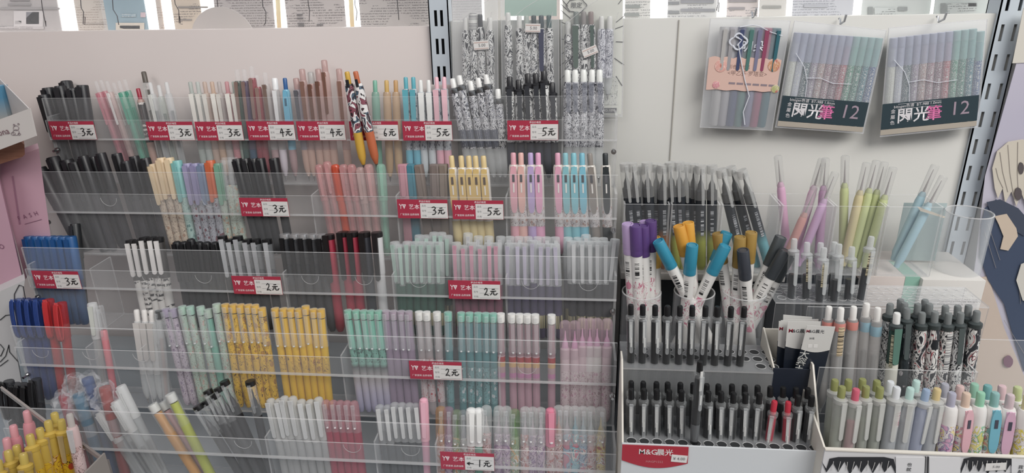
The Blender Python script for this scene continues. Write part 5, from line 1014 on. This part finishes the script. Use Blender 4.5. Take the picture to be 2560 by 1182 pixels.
gel([(1986, 600, 1976, 752, 0, CG, 'clear pen with dark ink'), (2018, 601, 2014, 752, 0, CR, 'clear pen with cream sticker'), (2052, 602, 2046, 752, .008, CG, 'clear pen with dark ink'), (2061, 614, 2048, 752, -.008, CR, 'clear pen with cream sticker'), (2087, 600, 2078, 752, .008, CG, 'clear pen with dark ink'), (2098, 613, 2084, 752, -.006, CG, 'clear pen with dark ink'), (2131, 612, 2118, 752, 0, CG, 'clear pen with dark ink'), (2180, 586, 2150, 752, 0, CR, 'taller clear pen with cream sticker')], 'of the clear gel pens')
# ---- right: printed box of frosted and patterned click pens
RY = .620; rz = at(2300, 1134, RY).z
rx0, rx1 = xfor(2062, RY, rz), xfor(2640, RY, rz)
rb = empty('printed_display_box', 'box with a black and white comic print and a clear stepped top', 'display stand', (rx0, RY, SHELFZ)); ro = rb.location
def rpx(nm, bm, m, smooth=False):
    me = mesh(nm, bm, m, smooth); me.transform(Matrix.Translation(-ro)); return link(nm, me, rb)
rpx('front_board', boxbm(rx0, RY, SHELFZ, rx1, RY+.002, rz, None, .0004), P('#d6d6d8', .4))
rpx('board_edge', boxbm(rx0, RY-.0012, rz-.0005, rx1, RY+.003, rz+.0018, None, .0004), CARDE)
zR2 = at(2250, 925, .690).z
for x in (rx0, ): rpx('side_board', extrude([(x, RY+.002, SHELFZ), (x, .750, SHELFZ), (x, .750, rz+.02), (x, .690, rz+.02), (x, RY+.002, rz)], (.002, 0, 0)), CARDE)
xr = xfor(2446, .690, zR2); xl2 = xfor(2040, .690, zR2)
rpx('step_front', sheet(xl2+.004, .690, rz-.004, xr, .692, zR2), [ACRT, EDGE]); rpx('step_side', sheet(xr-.002, .692, rz-.004, xr, .752, zR2+.0, 'x'), [ACRT, EDGE])
rpx('step_back', sheet(xl2+.004, .752, rz-.004, xr, .754, zR2+.045), [ACRT, EDGE])
rpx('lower_tray', sheet(rx0+.002, RY+.003, rz-.060, rx1, .690, rz-.058, 'z'), [ACRT, EDGE])
rpx('step_tray', sheet(xl2+.004, .692, rz-.062, xr, .752, rz-.060, 'z'), [ACRT, EDGE])
# comic print: spiky hair fringes and speech panels
INKM = P('#24262c', .4)
def spiky(u0, u1, vt, vb, n, seed):
    rnd = random.Random(seed); pts = [(u0, vt+30), (u0+8, vt+4), (u0+30, vt), (u1-30, vt), (u1-6, vt+5), (u1, vt+30)]
    low = []
    for i in range(n):
        t = i/(n-1.0); u = u1-(u1-u0)*t; low.append((u, vb-rnd.uniform(0, 8))); low.append((u-(u1-u0)/(2*n), vt+rnd.uniform(10, 20)))
    return pts+low
for (u0, u1, sd) in ((2066, 2240, 1), (2402, 2535, 5)):
    P_ = [at(u, v, RY-.0003) for u, v in spiky(u0, u1, 1142, 1186, 7, sd)]
    rpx('hair_print', extrude(P_, (0, -.0004, 0)), INKM)
    bm = bmesh.new(); rnd = random.Random(sd+9)
    for i in range(9):
        u = u0+18+i*(u1-u0-36)/8; tube([at(u, 1150+rnd.uniform(0, 6), RY-.0010), at(u-4+rnd.uniform(-3, 3), 1176, RY-.0010)], .0003, bm, 5)
    rpx('hair_highlights', bm, WHT)
for (u0, u1) in ((2239, 2312), (2322, 2400), (2528, 2600)):
    P_ = [at(u, v, RY-.0003) for u, v in ((u0, 1141), (u1, 1142), (u1, 1200), (u0, 1200))]
    rpx('speech_panel', extrude(P_, (0, -.0009, 0)), P('#dedee0', .4))
bm = bmesh.new(); tube([at(2314, 1141, RY-.001), at(2311, 1200, RY-.001)], .0005, bm); tube([at(2320, 1141, RY-.001), at(2318, 1200, RY-.001)], .0005, bm); rpx('panel_lines', bm, INKM)
for s, u, v in (('也', 2274, 1162), ('就', 2272, 1174), ('是', 2271, 1187), ('我', 2552, 1168), ('配', 2551, 1180)):
    link('speech_lettering', text_mesh(s, .0052, INKM, True), rb, at(u, v, RY-.0016)-ro)
st = link('price_sticker', mesh('price_sticker', boxbm(-.0098, -.0004, -.0046, .0098, 0, .0046), WHT, False), rb, at(2489, 1166, RY-.0016)-ro); st.rotation_euler = (0, -.12, 0)
link('sticker_lettering', text_mesh('5.00', .0042, GTXT), rb, at(2491, 1167, RY-.0024)-ro)
# rear white-button frosted pens
def cl2(name, items, Yt, place, base, L=.14, group='click pens in the printed display box', cat='pen'):
    cnt = {}
    for it in items:
        ut, vt, ub, vb, C, desc = it[:6]; dy = it[6] if len(it) > 6 else 0
        T = at(ut, vt, Yt+dy); Bq = at(ub, vb, Yt+dy-.006); Bq = T+(Bq-T).normalized()*L
        k = cnt.get(desc, 0); cnt[desc] = k+1; tot = sum(1 for q in items if q[5] == desc)
        lab = '%s, %s' % (desc, place) if tot == 1 else '%s, %s from left %s' % (desc, ORD[k], place)
        CC = dict(base); CC.update(C); make_pen(name, 'click', CC, T, Bq, lab, cat, group, random.uniform(-.2, .5))
FB = dict(bar=tint('#c9c8c6', .45, .35), btn=P('#e6e4e0', .3), br=.0036, r=.0062, grip=tint('#c9c6c4', .5, .35), clip=None, tip=FRO, fill=P('#8f8c8c', .4), fz=(.01, .08))
STK = dict(label=pattern('bars', '#d6c09c', '#3c3630'), la=(-2.3, -1.2, .082, .118))
pkb = dict(sleeve=P('#d9897f', .35), sz=(.112, .122)); blb = dict(sleeve=P('#8fb4c4', .35), sz=(.106, .118))
cl2('gel_pen', [(2073, 765, 2052, 1010, pkb, 'frosted pen with pink band'), (2103, 768, 2082, 1010, dict(pkb, **STK), 'frosted pen with pink band and sticker', -.008), (2135, 765, 2112, 1010, pkb, 'frosted pen with pink band'), (2167, 757, 2150, 1010, blb, 'frosted pen with blue band'), (2195, 768, 2172, 1010, blb, 'frosted pen with blue band', -.006)], .722, 'in the rear step', FB)
GREYB = P('#777c7c', .3)
KB = dict(bar=MANGA, btn=GREYB, br=.0038, r=.0064, collar=P('#3a4242', .3), clip=P('#525c5c', .35), cw=.006, cl=.045, grip=MANGA, tip=P('#5a5e60'))
DK = dict(bar=pattern('doodle', '#2c3438', '#14161a', '#a9a4a8', scale=.6), grip=pattern('doodle', '#2c3438', '#14161a', '#a9a4a8', scale=.6)); WS = dict(bar=pattern('manga', '#dcd9d5', '#33343a', '#b0585e', scale=.8), grip=pattern('manga', '#dcd9d5', '#33343a', '#b0585e', scale=.8), clip=None)
cl2('gel_pen', [(2226, 758, 2200, 1010, {}, 'grey-button comic pen'), (2252, 747, 2232, 1010, DK, 'grey-button dark pen', .010), (2262, 756, 2244, 1010, DK, 'grey-button dark pen'), (2268, 769, 2250, 1010, dict(DK, label=P('#a9a9b4'), la=(-2.0, -1.3, .085, .12)), 'dark pen with grey sticker', -.008),
                (2243, 781, 2220, 1010, dict(bar=P('#2d4a42', .3), btn=P('#e4e4e0', .3), clip=P('#5c8476', .3), cw=.008, grip=P('#dcdacc', .4), gz=.078, label=pattern('bars', '#d8d4b4', '#4a4a3c'), la=(-2.5, -1.9, .075, .115)), 'dark green pen with cream grip', -.016),
                (2295, 758, 2274, 1010, {}, 'grey-button comic pen'), (2313, 748, 2296, 1010, {}, 'grey-button comic pen', .010), (2324, 758, 2306, 1010, {}, 'grey-button comic pen'), (2306, 780, 2286, 1010, WS, 'grey-button white pen', -.010), (2338, 778, 2318, 1010, dict(WS, label=P('#24272c'), la=(-2.1, -1.0, .096, .108)), 'white pen with black round print', -.012),
                (2364, 763, 2346, 1010, {}, 'grey-button comic pen', .004), (2372, 782, 2344, 1010, dict(WS, label=pattern('bars', '#dcdad6', '#5c5c60'), la=(-2.3, -1.0, .07, .118)), 'white pen with tall sticker', -.010), (2395, 763, 2376, 1010, {}, 'grey-button comic pen', .008), (2402, 780, 2380, 1010, {}, 'grey-button comic pen', -.008), (2422, 762, 2398, 1010, dict(bar=P('#7c8082', .35), grip=P('#7c8082', .35), clip=None), 'plain grey pen', .004), (2443, 776, 2410, 1010, WS, 'grey-button white pen', -.006)], .722, 'of the rear dark bunch', KB)
FO = dict(bar=tint('#c4c8c0', .42, .3), btn=P('#8f9358', .35), br=.0040, r=.0066, collar=tint('#d0d0cc', .5), clip=tint('#dfe0dc', .45, .2), cw=.006, cl=.046, grip=tint('#b4bcb0', .5, .3), tip=FRO, fill=P('#9aa090', .5), fr=.0044, fz=(.02, .10), gz=.05)
cl2('gel_pen', [(2088, 948, 2070, 1120, {}, 'olive-button frosted pen', .020), (2106, 965, 2086, 1120, {}, 'olive-button frosted pen'), (2122, 948, 2104, 1120, {}, 'olive-button frosted pen', .020), (2141, 971, 2119, 1120, {'btn': P('#cf5a70', .35), 'fill': P('#c26a80', .4), 'fr': .005}, 'coral-button frosted pen', -.004), (2157, 946, 2140, 1120, {}, 'olive-button frosted pen', .020), (2166, 964, 2148, 1120, {}, 'olive-button frosted pen'), (2193, 950, 2176, 1120, {}, 'olive-button frosted pen', .018), (2201, 966, 2180, 1120, {}, 'olive-button frosted pen')], .652, 'in the front step', FO)
FW = dict(FO, btn=P('#d6d9dc', .3), r=.0074, bar=tint('#ccd0d4', .55, .35), grip=tint('#c9ccd0', .6, .35), fill=P('#a9acb0', .5))
SK2 = dict(label=pattern('bars', '#d9ccd0', '#b0586c'), la=(-1.6, -.9, .095, .115))
cl2('gel_pen', [(2227, 952, 2206, 1125, {}, 'white-button frosted pen', .018), (2243, 966, 2216, 1125, SK2, 'white-button frosted pen', -.002), (2292, 950, 2264, 1125, {'btn': P('#b9d8d0', .3)}, 'mint-button frosted pen', .018), (2277, 968, 2250, 1125, {'btn': P('#b4d4cc', .3)}, 'mint-button frosted pen', -.002), (2317, 972, 2282, 1125, {'btn': P('#93a8c4', .3), 'bar': tint('#b4bcd4', .6, .35), 'grip': tint('#aab4d0', .6, .35)}, 'blue-button frosted pen', -.002), (2344, 970, 2316, 1125, dict(btn=P('#d3bc84', .3), **SK2), 'ochre-button frosted pen')], .652, 'in the front step', FW)
def cart(c, a, b_, **k): q_ = pattern('cartoon', '#e2dcda', b_, c, '#e6d890', a, scale=.75); return dict(dict(btn=P(c, .3), br=.0042, r=.0078, bar=P('#e2dfdc', .35), grip=q_, gz=.085, sleeve=q_, sz=(.084, .103), clip=P(c, .3), cs='oval', cw=.010, cl=.052, collar=None, win=P('#4a4a58', .3), fill=None), **k)
cl2('gel_pen', [(2363, 958, 2346, 1130, cart('#a9a9b4', '#8a5a90', '#d4a4c0', clip=None), 'grey-button cartoon pen', .02), (2381, 980, 2358, 1130, cart('#aaa9bb', '#8a5a90', '#d4a4c0', clip=None), 'grey-button cartoon pen', -.002), (2401, 963, 2384, 1130, cart('#d4b4b0', '#4a6a9a', '#d47a8c'), 'blush-button cartoon pen', .02), (2417, 981, 2396, 1130, cart('#d9bda8', '#3a6aa0', '#d88a9c', clip=P('#dcaab4', .3)), 'peach-button cartoon pen'),
                (2437, 958, 2420, 1130, cart('#8fc0a8', '#6a8a4a', '#c9c468'), 'green-button cartoon pen', .02), (2453, 979, 2432, 1130, cart('#8fc8a8', '#6a8a4a', '#d0cc70', clip=None), 'green-button cartoon pen'), (2470, 962, 2452, 1130, cart('#6fa8a8', '#5a6a9a', '#d4909c'), 'teal-button cartoon pen', .02), (2489, 980, 2468, 1130, cart('#86b4b0', '#a04a60', '#e090a0', clip=P('#6fb4c8', .3)), 'teal-button cartoon pen'),
                (2506, 963, 2490, 1130, cart('#d4b4b8', '#4a5a9a', '#d4a4b4'), 'pink-button cartoon pen', .02), (2527, 985, 2502, 1130, cart('#c9b4b8', '#3a5a90', '#d4a4b4', clip=P('#d4a8c0', .3)), 'pink-button cartoon pen'), (2545, 966, 2530, 1130, cart('#b9c48c', '#8a8a3a', '#d8d04a'), 'lime-button cartoon pen', .02), (2570, 988, 2545, 1140, cart('#d8cf9c', '#8a7a3a', '#e0d04a', clip=None), 'cream-button cartoon pen')], .652, 'in the front step', {})
# ================================================================== posters at the right edge (generic artwork)
px = lambda pts, Y: [at(u, v, Y) for u, v in pts]
po = empty('wall_poster', 'tall lilac poster with cream and navy figures right of the post', 'poster', at(2490, 1000, .962)); oo = po.location
def pp(nm, pts, Y, m, th=.0008): return link(nm, mesh(nm, extrude([p-oo for p in px(pts, Y)], (0, -th, 0)), m, False), po)
pp('poster_sheet', [(2548, 130), (2700, 130), (2620, 1200), (2360, 1200), (2440, 640), (2462, 440)], .930, pattern('wall', '#b4b0c4', '#c9c4d0', rough=.5))
pp('cream_sky', [(2558, 20), (2700, 20), (2700, 150), (2530, 158)], .929, P('#d4cfc4', .5))
def blob(cx_, cy_, rx_, ry_, n=28, a0=0, wob=.04): return [(cx_+rx_*math.cos(a0+2*math.pi*i/n)*(1+wob*math.sin(3*i)), cy_+ry_*math.sin(a0+2*math.pi*i/n)*(1+wob*math.cos(2*i))) for i in range(n)]
pp('pale_skin_shape', [(2400, 700), (2470, 690), (2510, 820), (2560, 940), (2600, 1000), (2600, 1140), (2500, 1180), (2430, 1000)], .9288, P('#cdb9a9', .5))
pp('navy_cloak', [(2462, 520), (2490, 498), (2520, 520), (2560, 545), (2600, 580), (2620, 800), (2560, 930), (2538, 860), (2510, 760), (2470, 700), (2448, 640), (2452, 560)], .9280, P('#3f4c66', .5))
pp('cream_hair', [(2486, 470), (2480, 420), (2492, 378), (2520, 354), (2556, 348), (2600, 360), (2630, 420), (2620, 500), (2604, 470), (2596, 516), (2580, 474), (2568, 522), (2552, 480), (2540, 516), (2528, 478), (2512, 506), (2506, 470), (2494, 496)], .9272, P('#cfc6b6', .5))
pp('hair_ornament', blob(2552, 420, 7, 15, 14), .9262, P('#5a5254', .5)); pp('hair_ornament', blob(2545, 484, 9, 16, 14), .9255, P('#5a5254', .5))
pp('dark_collar', [(2466, 505), (2500, 498), (2545, 520), (2580, 560), (2560, 590), (2510, 560), (2480, 540)], .9266, P('#424a5c', .5))
pp('face_shape', [(2486, 540), (2516, 534), (2540, 570), (2544, 590), (2520, 626), (2500, 622), (2508, 590), (2496, 560)], .9262, P('#cdb9a4', .5))
pp('plum_patch', blob(2520, 903, 12, 15, 16), .9262, P('#7a4a60', .5))
pp('cream_robe', [(2552, 660), (2600, 640), (2610, 770), (2556, 750), (2540, 700)], .9258, P('#cfcac0', .5))
bm = bmesh.new()
for (a, b, c_, d) in ((2500, 380, 2520, 480), (2520, 362, 2536, 500), (2545, 355, 2548, 508), (2570, 360, 2562, 505), (2490, 420, 2508, 470)): link('ink_line', mesh('ink_line', tube([at(a, b, .926)-oo, at((a+c_)/2-3, (b+d)/2, .926)-oo, at(c_, d, .926)-oo], .00025), P('#a39a94', .5)), po)
for (a, b, c_, d) in ((2470, 560, 2500, 650), (2462, 580, 2490, 670), (2545, 690, 2552, 760), (2510, 800, 2570, 900)): link('ink_line', mesh('ink_line', tube([at(a, b, .926)-oo, at(c_, d, .926)-oo], .00025), P('#a39a94', .5)), po)
# flat acrylic block standing behind the cartoon pens
e = empty('acrylic_block', 'large clear acrylic block between dark bunch and poster', 'display block', at(2440, 930, .70))
o_ = e.location; bx_ = at(2440, 930, .70); bz0 = SHELFZ-o_.z
link('block_body', mesh('block_body', sheet(.004, .060, bz0, .10, .062, at(2500, 850, .76).z-o_.z), [ACR, EDGE], False), e)
# ================================================================== left edge: boxes, ledge, yellow pens
def slab(name, label, cat, pts, Y, th, m, part='board'):
    e = empty(name, label, cat, at(*pts[0], Y)); o = e.location
    link(part, mesh(part, extrude([at(u, v, Y)-o for u, v in pts], (-.85*th, th, 0)), m, False), e); return e
LY = .80
e = slab('wooden_ledge', 'reddish wooden ledge end at the left edge', 'ledge', [(-70, 368), (0, 366), (52, 355), (61, 362), (62, 386), (56, 392), (0, 410), (-70, 430)], LY-.01, .10, pattern('wood', '#8c5a46', '#a5705a', rough=.45), 'plank')
e = empty('display_tray_box', 'white open box with a small bear drawing, upper left', 'box', at(0, 372, LY-.03)); WB_ = P('#cfc9c5', .4)
quadprism(e, 'box_front', [(-80, 322), (0, 298), (74, 271), (90, 340), (0, 374), (-80, 400)], LY-.03, -.002, WB_)
o_ = e.location
fr_t, fr_b = at(74, 271, LY-.03)-o_, at(90, 340, LY-.03)-o_
bk_t = at(-12, 184, LY+.05)-o_; bk_b = bk_t+Vector((0, 0, -.075))
link('box_side', mesh('box_side', extrude([fr_t, fr_b, bk_b, bk_t], (-.002, .0005, 0)), P('#d2ccc9', .4), False), e)
link('box_back', mesh('box_back', extrude([bk_t, bk_b, bk_b+Vector((-.12, 0, 0)), bk_t+Vector((-.12, 0, 0))], (0, .002, 0)), WB_, False), e)
lettering(e, 'ona', .011, (8, 330), LY-.031, P('#7a5560', .5), False, -.2, 'brand_lettering')
bm = bmesh.new()
def ring(cx_, cy_, rx_, ry_, Y): tube([at(cx_+rx_*math.cos(a), cy_+ry_*math.sin(a), Y)-o_ for a in [2*math.pi*i/20 for i in range(20)]], .0003, bm, 5, True)
ring(40, 320, 7, 6, LY-.0305); ring(35, 312, 2, 2, LY-.0305); ring(46, 310, 2, 2, LY-.0305); ring(40, 331, 8, 7, LY-.0305); ring(33, 334, 5, 4, LY-.0305); ring(48, 335, 3, 3, LY-.0305)
link('bear_drawing', mesh('bear_drawing', bm, P('#8f7f84', .5)), e)
e = empty('blue_packet', 'pale blue packet standing inside the white open box', 'packet', at(0, 340, LY+.02)); quadprism(e, 'packet_body', [(-70, 215), (0, 215), (22, 300), (0, 340), (-70, 350)], LY+.02, -.012, pattern('bands', 'soft', '#fff', rough=.5, opts=((0, '#b9b09c'), (.02, '#a9a9a4'), (.05, '#4f8fb4'), (.16, '#4f8fb4'))))
PNK = P('#cda2b2', .42); PNK2 = P('#c89cae', .42)
zl = 0.0
e = slab('pink_box', 'tall pink box with fine lettering next to the rack', 'box', [(0, 405), (97, 371), (110, 470), (128, 600), (64, 698), (0, 455)], LY+.02, .03, PNK, 'box_front')
quadprism(e, 'print_frame', [(30, 440), (34, 440), (52, 560), (48, 560)], LY+.0195, .0002, P('#a97c92', .5))
for i, ch in enumerate('FASH'): lettering(e, ch, .0085, (48+i*14, 546-i*4), LY+.0193, P('#8a5a74', .5), False, -.25, 'box_lettering')
o2 = e.location
bm = bmesh.new(); tube([at(62, 560, LY+.0192)-o2, at(104, 548, LY+.0192)-o2], .0003, bm, 5); link('print_line', mesh('print_line', bm, P('#a2748c', .5)), e)
e = slab('pink_box', 'pink box at the far left edge, in front of the other', 'box', [(-80, 420), (-6, 430), (2, 466), (58, 704), (0, 728), (-80, 760)], LY-.01, .028, PNK2, 'box_front')
lettering(e, 'O', .010, (4, 617), LY-.0107, P('#8a5a74', .5), False, 0, 'box_lettering')
WP = P('#cbcaca', .45)
e = slab('white_box', 'white box with black line drawing, lower left', 'box', [(-80, 770), (0, 728), (62, 700), (50, 800), (40, 880), (58, 980), (20, 990), (-80, 1000)], LY-.03, .02, WP, 'box_front')
o3 = e.location; bm = bmesh.new()
for pts in ([(0, 800), (14, 788), (30, 786), (34, 800)], [(0, 860), (10, 872), (2, 890), (-8, 884)], [(0, 905), (14, 890), (22, 862), (24, 880), (46, 905)], [(0, 915), (20, 900)], [(36, 770), (36, 735), (48, 712), (58, 716), (66, 760)]): tube([at(u, v, LY-.0308)-o3 for u, v in pts], .0006, bm, 5)
link('line_drawing', mesh('line_drawing', bm, P('#3a3a3e', .5)), e)
# lower left corner bin of yellow and pink pens
KY = .575
e = empty('corner_pen_box', 'grey card box with clear slanted side at the lower left corner', 'pen box', at(120, 1182, KY)); ok = e.location
xk0, xk1 = at(-120, 1182, KY).x, at(236, 1182, KY).x
zk = at(120, 1260, KY).z
def kp(nm, pts, m, vec): return link(nm, mesh(nm, extrude([Vector(p)-ok for p in pts], vec), m, False), e)
A0 = at(0, 968, KY+.085); A1 = at(118, 1058, KY+.03)
D0, D1 = at(200, 1106, KY+.030), at(262, 1152, KY)
GC = P('#8e8680', .5)
kp('slant_rail', [A0, A1, A1+Vector((0, 0, -.005)), A0+Vector((0, 0, -.005))], clear('#a9a29c', .75, .2), (0, .003, 0))
kp('corner_rail', [D0, D1, D1+Vector((0, 0, -.006)), D0+Vector((0, 0, -.006))], clear('#8f8680', .8, .2), (0, .003, 0))
kp('box_side', [D1, D1+Vector((.003, 0, 0)), (D1.x+.003, D1.y, zk-.03), (D1.x, D1.y, zk-.03)], clear('#8f8680', .5, .2), (0, .003, 0))
zf_ = at(100, 1206, KY-.050).z
kp('box_front', [(xk0, KY-.050, SHELFZ), (D1.x+.003, KY-.050, SHELFZ), (D1.x+.003, KY-.050, zf_), (xk0, KY-.050, zf_)], GC, (0, .002, 0))
kp('box_side', [(D1.x+.001, KY-.048, SHELFZ), (D1.x+.001, KY, SHELFZ), (D1.x+.001, KY, zf_), (D1.x+.001, KY-.048, zf_)], GC, (.002, 0, 0))
YLp = pattern('cartoon', '#d8ac24', '#d8ac24', '#d9b070', '#d8ac24', '#8a4a1c', scale=.6); YL2 = tint('#d9b44a', .8, .25)
def yl(**k): return dict(dict(bar=YL2, grip=YLp, gz=.098, btn=tint('#d4b858', .85, .25), br=.0042, r=.0070, clip=tint('#c9b07c', .55, .2), cw=.006, cl=.036, collar=YL2), **k)
PKc = dict(bar=P('#d9909a', .35), btn=P('#dd98a0', .35), br=.0042, r=.0066, clip=None, collar=None, grip=P('#d9909a', .35), gz=.09)
def corner(items):
    for i, (ut, vt, ub, vb, dy, C, desc) in enumerate(items):
        T = at(ut, vt, KY+dy); Bq = at(ub, vb, KY+dy-.01); Bq = T+(Bq-T).normalized()*.14
        make_pen('gel_pen', 'click', C, T, Bq, desc+' in the lower left corner box', 'pen', 'click pens in the corner box', random.uniform(-.3, .3))
corner([(66, 1026, 96, 1190, .050, PKc, 'tallest pink click pen'), (32, 1062, 60, 1200, .042, PKc, 'middle pink click pen'), (15, 1094, 36, 1210, .028, PKc, 'lowest pink click pen'),
        (135, 1031, 170, 1200, .050, yl(), 'rearmost yellow click pen'), (152, 1048, 180, 1200, .034, yl(grip=pattern('doodle', '#d8a81c', '#2a2420', '#b8401c', scale=.4)), 'yellow click pen with red and black print'), (119, 1051, 150, 1200, .030, yl(), 'tall yellow click pen before the rearmost'),
        (98, 1069, 126, 1200, .022, yl(), 'yellow click pen with grey print'), (73, 1085, 102, 1200, .012, yl(), 'yellow click pen next to the pink ones'), (40, 1112, 62, 1220, .014, yl(), 'small yellow click pen behind'), (19, 1125, 42, 1230, .002, yl(), 'low yellow click pen near the edge'), (57, 1132, 76, 1240, -.006, yl(), 'front yellow click pen'), (-6, 1150, 10, 1240, -.010, yl(), 'cropped yellow click pen at the edge'),
        (173, 1034, 208, 1200, .026, dict(bar=P('#d2b4b2', .4), grip=pattern('doodle', '#d9bcba', '#6a4a44', '#c9a4a0', scale=.5), gz=.10, btn=tint('#cfcac4', .6), br=.0036, r=.0064, clip=FRO2, cw=.006, cl=.03), 'blush click pen with a girl-like print')])
